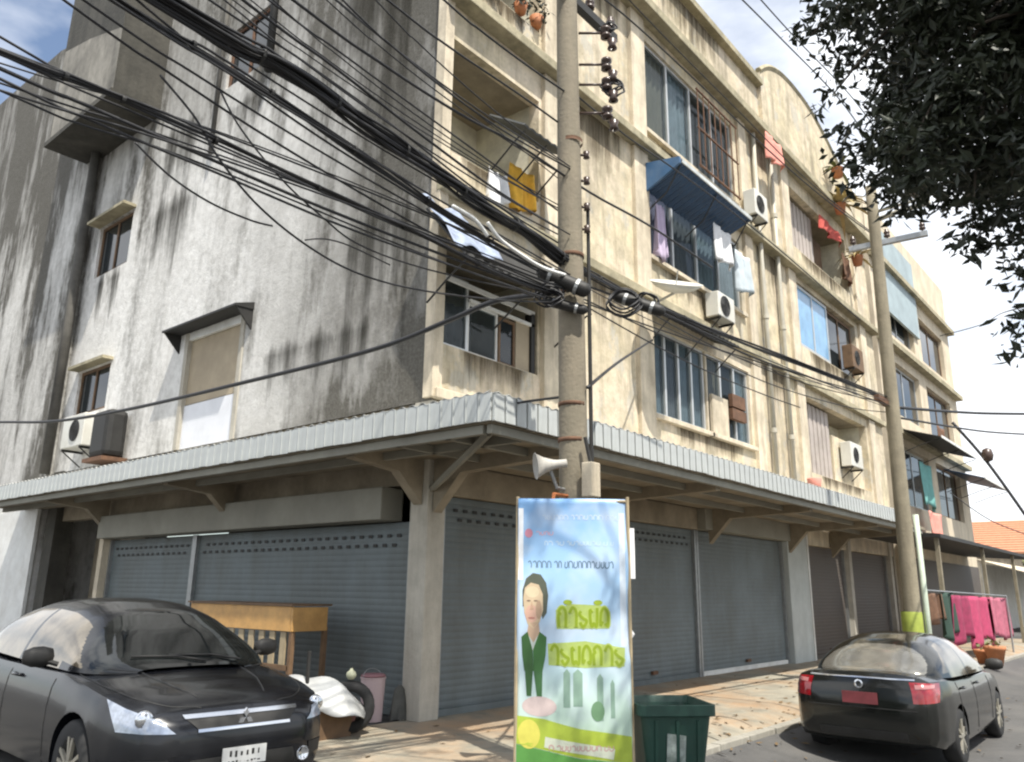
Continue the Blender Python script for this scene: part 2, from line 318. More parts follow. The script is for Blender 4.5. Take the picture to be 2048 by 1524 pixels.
# ================================================================== GROUND
def axis_pts(lo, hi, fine_lo, fine_hi, step):
    a = [lo, lo * 0.5 + fine_lo * 0.5]; x = fine_lo
    while x < fine_hi: a.append(x); x += step
    a += [fine_hi, hi * 0.3 + fine_hi * 0.7, hi]; return a
xs = axis_pts(-150, 400, -12, 40, 0.6); ys = axis_pts(-200, 300, -14, 6, 0.4)
g = MB(); g.add([(x, y, gz(x, y) - 0.012) for y in ys for x in xs], [(j * len(xs) + i, j * len(xs) + i + 1, (j + 1) * len(xs) + i + 1, (j + 1) * len(xs) + i) for j in range(len(ys) - 1) for i in range(len(xs) - 1)])
tag(g.build('road', M_asph, smooth=True), 'grey asphalt street in front of the building', 'road', kind='structure')
fc = MB(); fx = [-2.3 + 0.5 * i for i in range(68)]; fy = [-3.05 + 0.3 * i for i in range(12)]
fc.add([(x, y, gz(x, y) + 0.004) for y in fy for x in fx], [(j * 68 + i, j * 68 + i + 1, (j + 1) * 68 + i + 1, (j + 1) * 68 + i) for j in range(11) for i in range(67)])
fo = tag(fc.build('forecourt', M_conc, smooth=True), 'pale stained concrete forecourt before the shutters', 'pavement', kind='structure')
jm = MB()
for x in (2.0, 5.0, 8.0, 11.0, 14.0): jm.add([(x + dx, y, gz(x, y) + 0.009) for y in fy for dx in (0, 0.02)], [(2 * j, 2 * j + 1, 2 * j + 3, 2 * j + 2) for j in range(11)])
jm.build('joint', mat('joint_dirt', (0.07, 0.06, 0.05), 0.95), fo)
# pale apron patch of the shop (white-washed strip in front of the side)
# ================================================================== MAIN BUILDING
B = thing('shophouse', 'four-storey weathered corner shophouse, mouldy grey side and cream street front', 'building')
FR = lambda u, z, d: (u, d, z)        # front plane y=0, d inward +
SI = lambda u, z, d: (d, u, z)        # side plane x=0
def wall(mb, fn, u0, u1, z0, z1, ops, depth=0.22):
    us = sorted({u0, u1} | {o[0] for o in ops} | {o[1] for o in ops}); zs = sorted({z0, z1} | {o[2] for o in ops} | {o[3] for o in ops})
    inop = lambda u, z: any(o[0] < u < o[1] and o[2] < z < o[3] for o in ops)
    for i in range(len(us) - 1):
        for j in range(len(zs) - 1):
            if not inop((us[i] + us[i + 1]) / 2, (zs[j] + zs[j + 1]) / 2):
                mb.quad(fn(us[i], zs[j], 0), fn(us[i + 1], zs[j], 0), fn(us[i + 1], zs[j + 1], 0), fn(us[i], zs[j + 1], 0))
    for o in ops:
        d = o[4] if len(o) > 4 else depth
        a, b, c, e = o[:4]
        for (p, q) in (((a, c), (b, c)), ((b, c), (b, e)), ((b, e), (a, e)), ((a, e), (a, c))):
            mb.quad(fn(p[0], p[1], 0), fn(q[0], q[1], 0), fn(q[0], q[1], d), fn(p[0], p[1], d))
XE = 21.8
# openings on the street front (x0,x1,z0,z1,depth)
BAL = [(0.16, 2.35, 4.98, 6.62, 0.22), (0.16, 2.35, 8.05, 10.02, 0.22), (0.16, 2.35, 11.45, 13.5, 0.22)]
WIN = [(6.1, 10.7, 5.0, 6.85), (6.1, 10.6, 8.35, 10.25), (6.1, 10.6, 11.3, 13.6)]
REC = [(14.4, 19.9, 4.85, 7.0, 0.22), (14.4, 19.8, 8.5, 10.45, 0.3), (14.4, 19.6, 11.6, 13.55, 0.22)]
fw = MB(); wall(fw, FR, 0.0, XE, 4.15, 16.0, BAL + WIN + REC, 0.25)
fw.build('front_wall', M_front, B)
SW = [(4.98, 6.98, 4.12, 6.46, 0.12), (10.35, 12.1, 8.9, 10.25, 0.25), (10.4, 12.05, 5.42, 6.5, 0.25), (5.1, 6.7, 11.9, 13.3, 0.25)]
swl = MB(); wall(swl, SI, 0.0, 12.75, 4.15, 16.0, SW, 0.25)
swl.build('side_wall', M_side, B)
# far wing of the side (slightly proud, taller)
wg2 = MB(); wg2.prism([(12.75, -0.05), (30, -0.05), (30, 17.4), (22.8, 18.05), (17.0, 17.7), (15.0, 17.2), (12.75, 16.9)], lambda a, b, d: (d, a, b), -0.12, 3.0)
wg2.build('side_wing', M_side, B)
# stair tower bulk that overhangs the side
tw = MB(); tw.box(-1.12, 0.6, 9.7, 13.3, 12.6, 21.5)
M_tower = mat('near_black_concrete', (0.075, 0.07, 0.058), 0.95, var=0.5, vscale=0.9, dirt=(0.022, 0.022, 0.017), damt=0.95, dscale=1.1, streak=0.6, bump=0.4, bscale=10)  # near-black mottled concrete with darker upright streaks
two = tw.build('overhanging_stair_box', M_tower, B); two['label'] = 'near-black concrete box jutting from the side wall near the roof'
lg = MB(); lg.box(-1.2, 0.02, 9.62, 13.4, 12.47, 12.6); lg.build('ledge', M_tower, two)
pt = MB(); pt.prism([(9.72, 12.62), (13.28, 12.62), (13.28, 15.3), (11.6, 14.9), (9.72, 14.3)], lambda a, b, d: (d, a, b), -1.124, -1.10); pt.build('pale_face_patch', mat('grey_patch', (0.30, 0.28, 0.24), .9, var=.4, vscale=2, dirt=(.05, .047, .038), damt=.95, dscale=1.2, streak=.4), two)  # paler grey polygon on the lower part of the outer face
# roof, back and storey slabs
rf = MB(); rf.box(0.15, XE - 0.1, 0.15, 14, 14.9, 15.1); rf.build('roof', M_ledge, B)
for z in (4.15, 7.35, 10.65, 13.95):
    s_ = MB(); s_.box(0.26, XE - 0.1, 1.55, 14, z - 0.1, z); s_.build('floor_slab', M_int, B)
bw = MB(); bw.box(0.3, XE, 5.2, 5.3, 0, 15); bw.box(3.9, 4.0, 0.3, 5.2, 4.2, 14.9); bw.box(12.3, 12.4, 0.3, 5.2, 0.0, 14.9); bw.box(XE - 0.15, XE, 0.02, 14, 0, 16); bw.build('inner_wall', M_int, B)
# ledges / string courses on the street front
for (z0, z1, pr, x0, x1) in ((7.28, 7.46, 0.16, 0.0, XE), (10.62, 10.8, 0.28, 0.0, XE), (14.0, 14.22, 0.42, 0.0, XE), (15.86, 16.06, 0.2, 0.0, 12.6), (4.15, 4.3, 0.1, 0.0, XE)):
    l_ = MB(); l_.box(x0 - (0.06 if z0 > 5 else 0), x1, -pr, 0.02, z0, z1); l_.build('string_course', M_ledge if z0 > 5 else M_front2, B, bevel=0.015)
# curved pediment and second half parapet
arc = [(12.6, 15.9), (12.6, 16.35), (13.3, 16.85), (14.3, 17.2), (15.5, 17.3), (16.8, 17.2), (18.2, 16.8), (19.6, 16.2), (20.4, 15.95), (XE, 15.95), (XE, 14.3), (12.6, 14.3)]
pd = MB(); pd.prism(arc, lambda a, b, d: (a, d, b), -0.12, 0.3); pdo = pd.build('curved_pediment', M_front, B)
cp = MB(); cp.tube([(a, -0.08, b + 0.05) for a, b in spline(arc[1:9], 5) for a, b in [(a, b)]], 0.1, 6); cp.build('coping', M_ledge, pdo)
# pilasters
for (x0, x1) in ((2.42, 3.0), (5.45, 6.0), (10.85, 11.3), (13.75, 14.3), (20.1, 20.7)):
    for (z0, z1) in ((4.32, 7.27), (7.47, 10.61), (10.81, 13.99)):
        p_ = MB(); p_.box(x0, x1, -0.09, 0.01, z0, z1); p_.build('pilaster', M_front2, B, bevel=0.01)
pe = MB(); pe.box(-0.05, 0.14, -0.05, 0.14, 4.16, 15.9); pe.build('corner_post', M_front2, B, bevel=0.01)
# drain pipes
for x, z0, z1 in ((11.75, 4.2, 13.9), (12.9, 4.2, 13.9)):
    p_ = MB(); p_.tube([(x, -0.12, z0), (x, -0.12, (z0 + z1) / 2), (x, -0.12, z1)], 0.065, 8)
    for z in (5.5, 8.5, 11.8): p_.lathe([(0.085, z), (0.085, z + 0.12)], (x, -0.12, 0), 8)
    p_.build('drain_pipe', M_pvc, B, smooth=True)
for pts, r, m_ in ((((-0.22, 12.62, 4.1), (-0.22, 12.62, 12.5)), 0.11, M_pipe), (((-0.08, 6.85, 10.4), (-0.08, 6.85, 15.9)), 0.05, M_pipe), (((-0.1, 4.9, 11.5), (-0.1, 4.9, 15.9)), 0.08, M_dark)):
    p_ = MB(); p_.tube(pts, r, 10); p_.build('drain_pipe', m_, B, smooth=True)
# ---- balconies: recess with ceiling, back wall, side walls, railing objects
def recess(x0, x1, z0, z1, d, door=True, label=None, backm=None):
    r_ = MB(); r_.quad((x0 - .01, d, z0 - 0.75), (x1 + .01, d, z0 - 0.75), (x1 + .01, d, z1), (x0 - .01, d, z1))
    r_.quad((x0 - .01, 0.24, z0 - 0.75), (x1 + .01, 0.24, z0 - 0.75), (x1 + .01, d, z0 - 0.75), (x0 - .01, d, z0 - 0.75))
    for x in (x0 - .01, x1 + .01): r_.quad((x, 0.2, z0 - 0.75), (x, d, z0 - 0.75), (x, d, z1), (x, 0.2, z1))
    o = r_.build('balcony', backm or M_balc, B)
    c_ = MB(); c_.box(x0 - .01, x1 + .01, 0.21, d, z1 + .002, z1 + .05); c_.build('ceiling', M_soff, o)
    if label: o['label'] = label
    return o
M_balc = mat('balcony_plaster', (0.72, 0.68, 0.54), 0.9, var=0.2, vscale=2, dirt=(0.2, 0.17, 0.12), damt=0.7, dscale=1.0)
b2 = recess(*BAL[0][:4], 1.5); b3 = recess(*BAL[1][:4], 1.5); b4 = recess(*BAL[2][:4], 1.5)
# doors at the back of balconies
for bo, z0, z1 in ((b2, 4.2, 6.3), (b4, 10.75, 12.9)):
    d_ = MB(); d_.box(0.7, 1.6, 1.44, 1.49, z0, z1); d_.build('door', M_wood, bo)
# second-storey balcony: half-open glass panels with timber posts
def panel(x0, x1, z0, z1, y, fm, gm, parent, t=0.04, mull=()):
    fr = MB(); fr.box(x0, x0 + t, y - .03, y + .03, z0, z1); fr.box(x1 - t, x1, y - .03, y + .03, z0, z1); fr.box(x0 + t, x1 - t, y - .03, y + .03, z0, z0 + t); fr.box(x0 + t, x1 - t, y - .03, y + .03, z1 - t, z1)
    for m_ in mull: fr.box(m_ - t / 2, m_ + t / 2, y - .028, y + .028, z0 + t, z1 - t)
    fo_ = fr.build('window', fm, parent)
    gl = MB(); gl.box(x0 + t, x1 - t, y - .005, y + .005, z0 + t, z1 - t); gl.build('pane', gm, fo_)
    return fo_
panel(0.2, 0.75, 4.99, 6.1, 0.1, M_alu, M_glass, B); panel(0.76, 1.45, 4.99, 5.8, 0.12, M_white, M_glass, B)
panel(1.46, 1.85, 4.99, 5.75, 0.1, M_wood, M_gdark, B)
c_ = MB(); c_.grid(lambda u, v: (0.25 + 1.1 * u, 0.55 + 0.03 * math.sin(u * 40), 4.9 + 1.0 * v), 60, 2); c_.build('curtain', M_curt2, b2)
br = MB(); br.box(1.86, 2.2, 0.06, 0.2, 4.99, 5.85); br.build('board', M_tan, b2)
rl = MB(); rl.box(0.2, 2.3, 0.02, 0.06, 5.98, 6.05); rl.box(0.75, 2.3, 0.02, 0.06, 5.78, 5.83); rl.build('rail', M_white, b2)
pst = MB(); pst.box(2.21, 2.3, 0.02, 0.16, 4.99, 6.0); pst.build('post', M_dark, b2)
# ---- windows of the middle bay
def curtain(x0, x1, z0, z1, y, m_, parent, waves=9, amp=0.03):
    c = MB(); c.grid(lambda u, v: (x0 + (x1 - x0) * u, y + amp * math.sin(u * waves * 2 * math.pi + 0.8 * math.sin(v * 3)), z0 + (z1 - z0) * v), waves * 8, 6); return c.build('curtain', m_, parent, smooth=True)
def winbay(x0, x1, z0, z1, cols, mats, label=None):
    root = MB(); t = 0.07
    root.box(x0, x1, 0.06, 0.16, z0, z0 + t); root.box(x0, x1, 0.06, 0.16, z1 - t, z1)
    w_ = (x1 - x0) / cols
    for i in range(cols + 1): root.box(x0 + i * w_ - (t / 2 if 0 < i < cols else (0 if i == 0 else t)), x0 + i * w_ + (t / 2 if 0 < i < cols else (t if i == 0 else 0)), 0.061, 0.159, z0 + t, z1 - t)
    o = root.build('window', M_alu, B)
    if label: o['label'] = label
    for i in range(cols):
        g_ = MB(); g_.box(x0 + i * w_ + t / 2, x0 + (i + 1) * w_ - t / 2, 0.105, 0.115, z0 + t, z1 - t); g_.build('pane', M_glass, o)
        if mats[i]: curtain(x0 + i * w_ + 0.05, x0 + (i + 1) * w_ - 0.05, z0 + 0.02, z1 - 0.02, 0.18, mats[i], o, 5)
    sl = MB(); sl.box(x0 - 0.1, x1 + 0.1, -0.1, 0.05, z0 - 0.1, z0 - 0.005); sl.build('sill', M_front2, o, bevel=0.01)
    return o
w2 = winbay(6.1, 8.4, 5.0, 6.85, 4, [M_curt, M_curt2, M_curt, M_curt], 'glazed window with pale blue curtains above the canopy')
w2b = winbay(8.5, 10.7, 5.0, 6.85, 3, [M_tan, None, M_curt], 'half-boarded window with a small wall unit')
bd = MB(); bd.box(8.42, 8.49, 0.02, 0.2, 5.0, 6.85); bd.build('mullion', M_front2, B)
bx_ = MB(); bx_.box(8.6, 9.4, -0.02, 0.05, 5.02, 5.9); bx_.build('board', M_front2, w2b)
bx_ = MB(); bx_.box(9.55, 10.3, -0.06, 0.05, 5.5, 5.75); bx_.box(9.6, 10.3, -0.05, 0.05, 5.8, 6.1); bx_.build('vent_box', M_rust, w2b)
w3 = winbay(6.1, 10.6, 8.35, 10.25, 4, [M_lilac, M_curt2, M_curt, M_whitec], 'wide window under the blue awning')
w4 = winbay(6.1, 10.6, 11.3, 13.6, 4, [M_tan, M_curt, None, None], 'wide top-storey window with dark iron bars')
gr = MB()
for i in range(8): x = 8.35 + i * 0.305; gr.tube([(x, -0.16, 11.35), (x, -0.16, 13.5)], 0.016, 5)
for z in (11.4, 12.4, 13.45): gr.box(8.3, 10.55, -0.18, -0.14, z - .015, z + .015)
gr.build('window_bars', M_rust, w4)
# 2nd-storey dark little awning above middle window
def awning(name, x0, x1, zt, zb, proj, m_, und, parent, rib=0.0, fascia=None, thick=0.03, side=True, ev=0.16):
    n = max(6, int((x1 - x0) / (0.09 if rib else 0.3)))
    a = MB(); a.grid(lambda u, v: (x0 + (x1 - x0) * u, -0.01 - proj * v, zt + (zb - zt) * v + rib * math.cos(u * n * math.pi)), n * (2 if rib else 1), 6)
    o = a.build(name, m_, parent, solid=thick)
    if fascia:
        f_ = MB(); f_.box(x0, x1, -proj - 0.03, -proj - 0.005, zb - ev, zb + 0.04); f_.build('valance', fascia, o)
    for x in (x0 + 0.06, (x0 + x1) / 2, x1 - 0.06):
        fr = MB(); fr.tube([(x, -0.02, min(zt, zb) - 0.5), (x, -proj * .55, min(zt, zb) - 0.22), (x, -proj + 0.05, zb - 0.05)], 0.016, 5); fr.build('bracket', M_dark, o)
    return o
aw = awning('awning', 5.9, 8.9, 7.2, 6.95, 0.6, M_dark, M_dark, B, 0.015)
aw['label'] = 'small sooty awning over the curtained window'
aw = awning('awning', 5.95, 9.35, 9.82, 10.17, 0.88, M_blued, M_blued, B, 0.016, M_fasc, ev=0.05); aw['label'] = 'long blue corrugated awning with a white front edge'
e_ = MB(); e_.prism([(0.0, 10.38), (-0.88, 10.24), (-0.88, 10.1), (0.0, 9.68)], lambda a, b, d: (d, a, b), 5.88, 5.94); e_.build('end_panel', M_blue, aw)
aw = awning('awning', -0.25, 2.75, 6.9, 5.98, 0.8, M_dark, M_dark, B, 0.018); aw['label'] = 'sagging awning coloured dark as shade, with a bluish plastic sheet over the lowest balcony'  # dark sheet stands in for the shaded upper part of the opening
sh = MB(); sh.grid(lambda u, v: (-0.45 + 1.0 * u, -0.06 - 0.74 * v, 7.0 - 0.86 * v + 0.05 * math.sin(u * 11 + v * 4) + 0.04 * math.cos(v * 9)), 24, 14); sh.build('plastic_sheet', mat('bluish_plastic', (0.30, 0.35, 0.46), 0.5, var=0.5, vscale=6), aw, smooth=True, solid=0.006)
aw = awning('awning', 1.05, 2.3, 9.1, 8.62, 0.75, mat('grey_sheet', (0.09, 0.095, 0.095), 0.7, var=0.3), M_dark, B, 0.014); aw['label'] = 'small dark grey awning hung off the third-storey balcony'
# right bay
def shade_panel(x0, x1, z0, z1, y, m_, name='shutter_panel', label=None, par=B):
    s_ = MB()
    n = int((x1 - x0) / 0.16); 
    for i in range(n):
        a = x0 + (x1 - x0) * i / n; b = x0 + (x1 - x0) * (i + 1) / n; s_.box(a + .006, b - .006, y - 0.02 * (i % 2), y + .04, z0, z1)
    o = s_.build(name, m_, par)
    if label: o['label'] = label
    return o
M_gshade = mat('grey_pink_panel', (0.43, 0.38, 0.345), 0.8, var=0.2, vscale=2, dirt=(0.22, 0.18, 0.14), damt=0.5)
r2o = recess(*REC[0][:4], 0.9); r4o = recess(*REC[2][:4], 1.2)
shade_panel(14.45, 17.0, 4.86, 6.95, 0.25, M_gshade, label='grey-pink boarded opening above the canopy')
wb = MB(); wb.box(17.05, 19.9, 0.2, 0.4, 4.86, 6.3); wb.build('parapet', M_front, r2o)
shade_panel(14.45, 17.2, 11.61, 13.5, 0.3, M_gshade, label='grey boarded half of the top right balcony')
dk = MB(); dk.box(17.3, 18.9, 0.6, 0.66, 11.0, 13.3); dk.build('door', M_wood, r4o)
w3c = panel(14.5, 17.1, 8.52, 10.4, 0.06, M_alu, M_glassb, B, 0.08, (15.8,)); w3c['label'] = 'window with reflected sky painted into its panes'
w3d = panel(17.2, 19.7, 8.52, 10.4, 0.16, M_wood, M_gdark, B, 0.08, (18.4,))
# side-wall windows
def sidewin(y0, y1, z0, z1, pm, label, fm=M_pill, hood=0.35, hm=M_ledge):
    f_ = MB(); t = 0.07
    f_.box(0.06, 0.14, y0, y0 + t, z0, z1); f_.box(0.06, 0.14, y1 - t, y1, z0, z1); f_.box(0.06, 0.14, y0 + t, y1 - t, z0, z0 + t); f_.box(0.06, 0.14, y0 + t, y1 - t, z1 - t, z1); f_.box(0.06, 0.14, (y0 + y1) / 2 - .03, (y0 + y1) / 2 + .03, z0 + t, z1 - t)
    o = f_.build('window', fm, B); o['label'] = label
    for a, b in ((y0 + t, (y0 + y1) / 2 - .03), ((y0 + y1) / 2 + .03, y1 - t)):
        p_ = MB(); p_.box(0.09, 0.1, a, b, z0 + t, z1 - t); p_.build('pane', pm, o)
    if hood:
        h_ = MB(); h_.box(-hood * .7, -0.005, y0 - 0.1, y1 + 0.1, z1 + 0.02, z1 + 0.09); h_.build('hood', hm, o)
    return o
sidewin(10.35, 12.1, 8.9, 10.25, M_gdark, 'hooded window high on the side wall', M_wood, 0.45)
sidewin(10.4, 12.05, 5.42, 6.5, M_gdark, 'hooded window above the side air conditioner', M_wood, 0.35)
sidewin(5.1, 6.7, 11.9, 13.3, M_gdark, 'top-storey side window with red-brown frame', M_rust, 0.0)
# boarded side door with black hood
dr = MB(); dr.box(0.05, 0.09, 5.0, 6.96, 5.0, 6.44); dro = dr.build('door', M_tan, B); dro['label'] = 'tan boarded side opening under a black hood, white below'
lw = MB(); lw.box(0.035, 0.085, 5.06, 6.9, 4.13, 4.98); lw.build('lower_panel', M_lightpanel, dro)
fr = MB(); fr.box(-0.04, 0.06, 6.9, 7.02, 4.12, 6.46); fr.build('frame', M_pill, dro)
fr = MB(); fr.box(-0.03, 0.06, 4.93, 5.05, 4.12, 6.46); fr.build('frame', M_pill, dro)
hb = MB(); hb.prism([(0.0, 6.62), (-0.38, 6.5), (-0.38, 6.46), (0.0, 6.48)], lambda a, b, d: (a, d, b), 4.7, 7.35); hb.prism([(0.0, 6.6), (-0.36, 6.47), (0, 6.1)], lambda a, b, d: (a, d, b), 4.72, 4.76); hb.prism([(0.0, 6.6), (-0.36, 6.47), (0, 6.1)], lambda a, b, d: (a, d, b), 7.28, 7.32); hb.build('hood', M_dark, dro)
rb = MB(); rb.box(-0.02, 0.04, 5.06, 6.9, 6.3, 6.45); rb.build('roller_box', M_white, dro)
# ---- dirty water runs below sills, ledges and fittings (each its own patch of stain on the plaster)
def drip_mat(nm, c, amt, sc_, ax, top):
    m = bpy.data.materials.new(nm); m.use_nodes = True; nt = m.node_tree; nt.nodes.clear(); l = nt.links.new
    o = _n(nt, 'ShaderNodeOutputMaterial'); t = _n(nt, 'ShaderNodeBsdfTransparent'); p = _n(nt, 'ShaderNodeBsdfPrincipled'); p.inputs['Base Color'].default_value = (*c, 1); p.inputs['Roughness'].default_value = .95; p.inputs['Specular IOR Level'].default_value = .1
    tc = _n(nt, 'ShaderNodeTexCoord'); mp = _n(nt, 'ShaderNodeMapping'); mp.inputs['Scale'].default_value = (1, 1, .07); n1 = _n(nt, 'ShaderNodeTexNoise'); n1.inputs['Scale'].default_value = sc_; n1.inputs['Detail'].default_value = 6; n1.inputs['Roughness'].default_value = .7
    l(tc.outputs['Object'], mp.inputs[0]); l(mp.outputs[0], n1.inputs['Vector']); sp_ = _n(nt, 'ShaderNodeSeparateXYZ'); l(tc.outputs['Generated'], sp_.inputs[0])
    ad = _n(nt, 'ShaderNodeMath', operation='MULTIPLY_ADD'); l(sp_.outputs[2], ad.inputs[0]); ad.inputs[1].default_value = .42; l(n1.outputs[0], ad.inputs[2])
    def op(o_, a, b_):
        n = _n(nt, 'ShaderNodeMath', operation=o_)
        for i, v in enumerate((a, b_)):
            if isinstance(v, (int, float)): n.inputs[i].default_value = v
            else: l(v, n.inputs[i])
        return n.outputs[0]
    def rg(v, a, b_, hi):
        r = _n(nt, 'ShaderNodeMapRange'); r.inputs[1].default_value = a; r.inputs[2].default_value = b_; r.inputs[4].default_value = hi; l(v, r.inputs[0]); return r.outputs[0]
    edge = rg(op('ABSOLUTE', op('SUBTRACT', sp_.outputs[ax], .5), 0), .28, .5, .5)
    if top: edge = op('ADD', edge, rg(sp_.outputs[2], .72, 1.0, .55))
    mr = _n(nt, 'ShaderNodeMapRange'); mr.inputs[1].default_value = .66; mr.inputs[2].default_value = .98; mr.inputs[4].default_value = amt; l(op('SUBTRACT', ad.outputs[0], edge), mr.inputs[0])
    mx = _n(nt, 'ShaderNodeMixShader'); l(mr.outputs[0], mx.inputs[0]); l(t.outputs[0], mx.inputs[1]); l(p.outputs[0], mx.inputs[2]); l(mx.outputs[0], o.inputs[0]); return m
M_drip = drip_mat('brown_water_run', (0.12, 0.095, 0.062), .9, 4.5, 0, False); M_dripk = drip_mat('black_mould_run', (0.045, 0.042, 0.033), .9, 2.4, 1, True)
def drip(fn, u0, u1, zt, ln, m_, d=-.004):
    q_ = MB(); e_ = .003; q_.add([fn(u0, zt - ln, d), fn(u1, zt - ln, d), fn(u1, zt, d), fn(u0, zt, d), fn(u0, zt - ln, d + e_), fn(u1, zt - ln, d + e_), fn(u1, zt, d + e_), fn(u0, zt, d + e_)], [(0, 1, 2, 3)]); q_.build('drip_stain', m_, B)
for (a, b, z, ln) in ((6.05, 10.75, 4.89, .52), (6.05, 10.65, 8.24, .74), (6.05, 10.65, 11.19, .36), (.2, 2.32, 4.97, .62), (.2, 2.32, 8.04, .55), (.2, 2.32, 11.44, .6), (3.02, 5.43, 10.6, 1.6), (3.02, 5.43, 7.27, 1.4), (3.02, 5.43, 13.98, 1.9), (11.32, 13.73, 10.6, 1.8), (11.32, 13.73, 7.27, 1.5), (11.32, 13.73, 13.98, 1.5), (14.42, 19.9, 4.84, .5), (14.42, 19.8, 8.48, .9), (14.42, 19.6, 11.58, .75), (6.1, 10.6, 15.84, 1.5), (2.5, 5.8, 15.84, 1.55), (.3, 2.3, 15.84, 1.5)): drip(FR, a, b, z, ln, M_drip)
for (a, b, z, ln) in ((10.3, 12.1, 9.3, 2.3), (10.3, 12.1, 5.4, 1.2), (7.1, 9.6, 12.4, 3.2), (5.0, 6.8, 11.88, 2.4), (-1.0, 3.4, 13.5, 6.5), (6.6, 10.0, 10.6, 3.4), (-1.6, 2.6, 8.2, 4.1), (.6, 4.9, 6.0, 1.9)): drip(SI, max(a, .16), b, z, ln, M_dripk)
# ---- ground floor
pl = MB(); pl.box(0.0, 0.34, 0.0, 0.34, -0.02, 4.14); pl.build('pillar', M_pill, B, bevel=0.02)
pl = MB(); pl.box(12.35, 13.65, -0.02, 0.4, -0.02, 4.14); pl.build('pillar', mat('pale_blue_pillar', (0.46, 0.49, 0.475), 0.8, var=0.15, vscale=2, dirt=(0.25, 0.25, 0.22), damt=0.5, streak=0.6), B, bevel=0.015)
pl = MB(); pl.box(13.66, 13.74, -0.03, 0.2, -0.02, 3.2); pl.build('pillar_edge', M_white, B)
for x in (17.05, 21.2):
    pl = MB(); pl.box(x - 0.12, x + 0.12, -0.03, 0.35, -0.02, 4.14); pl.build('pillar', M_pill, B, bevel=0.015)
pl = MB(); pl.box(-0.03, 0.3, 9.45, 9.62, -0.02, 3.0); pl.build('jamb', M_front2, B)
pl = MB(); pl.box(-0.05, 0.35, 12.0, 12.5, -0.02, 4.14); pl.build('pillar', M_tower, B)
rw = MB(); rw.box(0.9, 1.0, 9.6, 12.0, -0.02, 4.14); rw.build('recess_wall', M_soff, B)
wl = MB(); wl.box(-0.2, -0.125, 12.7, 26, -0.02, 3.3); wl.build('whitewashed_dado', M_white, B)
def shutter(fn, u0, u1, z1, m_, label, bar=M_white, holes=True, d=0.18):
    z1 = z1
    c = MB(); pitch = 0.085; n = int(z1 / pitch); prof = []
    for i in range(n):
        for k in range(4):
            t = k / 4; prof.append((z1 * (i + t) / n, d - 0.005 * math.sin(math.pi * t)))
    prof.append((z1, d))
    vs = [fn(u, z, dd) for (z, dd) in prof for u in (u0, u1)]
    c.add(vs, [(2 * i, 2 * i + 1, 2 * i + 3, 2 * i + 2) for i in range(len(prof) - 1)])
    o = c.build('roller_shutter', m_, B); o['label'] = label
    for u in (u0, u1):
        r_ = MB(); a, b = fn(u - 0.035, 0, d - 0.07), fn(u + 0.035, z1, d + 0.02)
        r_.box(min(a[0], b[0]), max(a[0], b[0]), min(a[1], b[1]), max(a[1], b[1]), 0, z1); r_.build('guide_rail', M_steel, o)
    b_ = MB(); a, b = fn(u0 + .04, 0, d - 0.05), fn(u1 - .04, 0, d + 0.02); b_.box(min(a[0], b[0]), max(a[0], b[0]), min(a[1], b[1]), max(a[1], b[1]), 0.005, 0.09); b_.build('bottom_bar', bar, o)
    um = (u0 + u1) / 2; a, b = fn(um - .09, 0, d - .06), fn(um + .09, 0, d - .012); k_ = MB(); k_.box(min(a[0], b[0]), max(a[0], b[0]), min(a[1], b[1]), max(a[1], b[1]), .16, .22); k_.build('lock_hasp', M_rust, o)
    if holes:
        h_ = MB()
        for rw_, z in enumerate((z1 - 0.2, z1 - 0.33)):
            u = u0 + 0.25 + 0.09 * rw_
            while u < u1 - 0.25:
                p = fn(u, z, d - 0.02); q = fn(u + 0.085, z + 0.045, d - 0.015)
                h_.box(min(p[0], q[0]), max(p[0], q[0]), min(p[1], q[1]), max(p[1], q[1]), z, z + 0.045); u += 0.2
        h_.build('vent_slots', M_dark, o)['kind'] = 'stuff'
    return o
shutter(FR, 0.42, 4.2, 2.86, M_shutB, 'blue-grey front shutter next to the corner pillar', M_shutB)
shutter(FR, 4.3, 7.75, 2.86, M_shutB, 'blue-grey front shutter behind the banner', M_shutB)
shutter(FR, 7.85, 12.3, 2.86, M_shutB, 'blue-grey front shutter with a pale bottom bar', M_white, False)
shutter(FR, 13.85, 16.9, 2.86, M_shutD, 'brown front shutter right of the pale pillar', M_shutD, False)
shutter(FR, 17.2, 21.05, 2.86, M_shutD, 'darker brown front shutter farthest right', M_shutD, False)
shutter(SI, 0.42, 6.05, 2.5, M_shutB, 'wide side shutter beside the corner pillar', M_shutB)
shutter(SI, 6.12, 9.42, 2.5, M_shutB, 'side shutter behind the parked car', M_shutB)
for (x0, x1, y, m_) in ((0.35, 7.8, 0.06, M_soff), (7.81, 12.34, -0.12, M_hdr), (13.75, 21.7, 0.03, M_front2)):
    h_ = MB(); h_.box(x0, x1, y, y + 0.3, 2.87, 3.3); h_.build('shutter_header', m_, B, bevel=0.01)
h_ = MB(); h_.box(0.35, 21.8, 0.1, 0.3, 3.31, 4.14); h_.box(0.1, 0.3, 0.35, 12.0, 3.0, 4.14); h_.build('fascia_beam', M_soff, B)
h_ = MB(); h_.box(-0.16, 0.25, 0.75, 9.5, 2.52, 2.97); h_.build('shutter_housing', M_hdr, B, bevel=0.015)
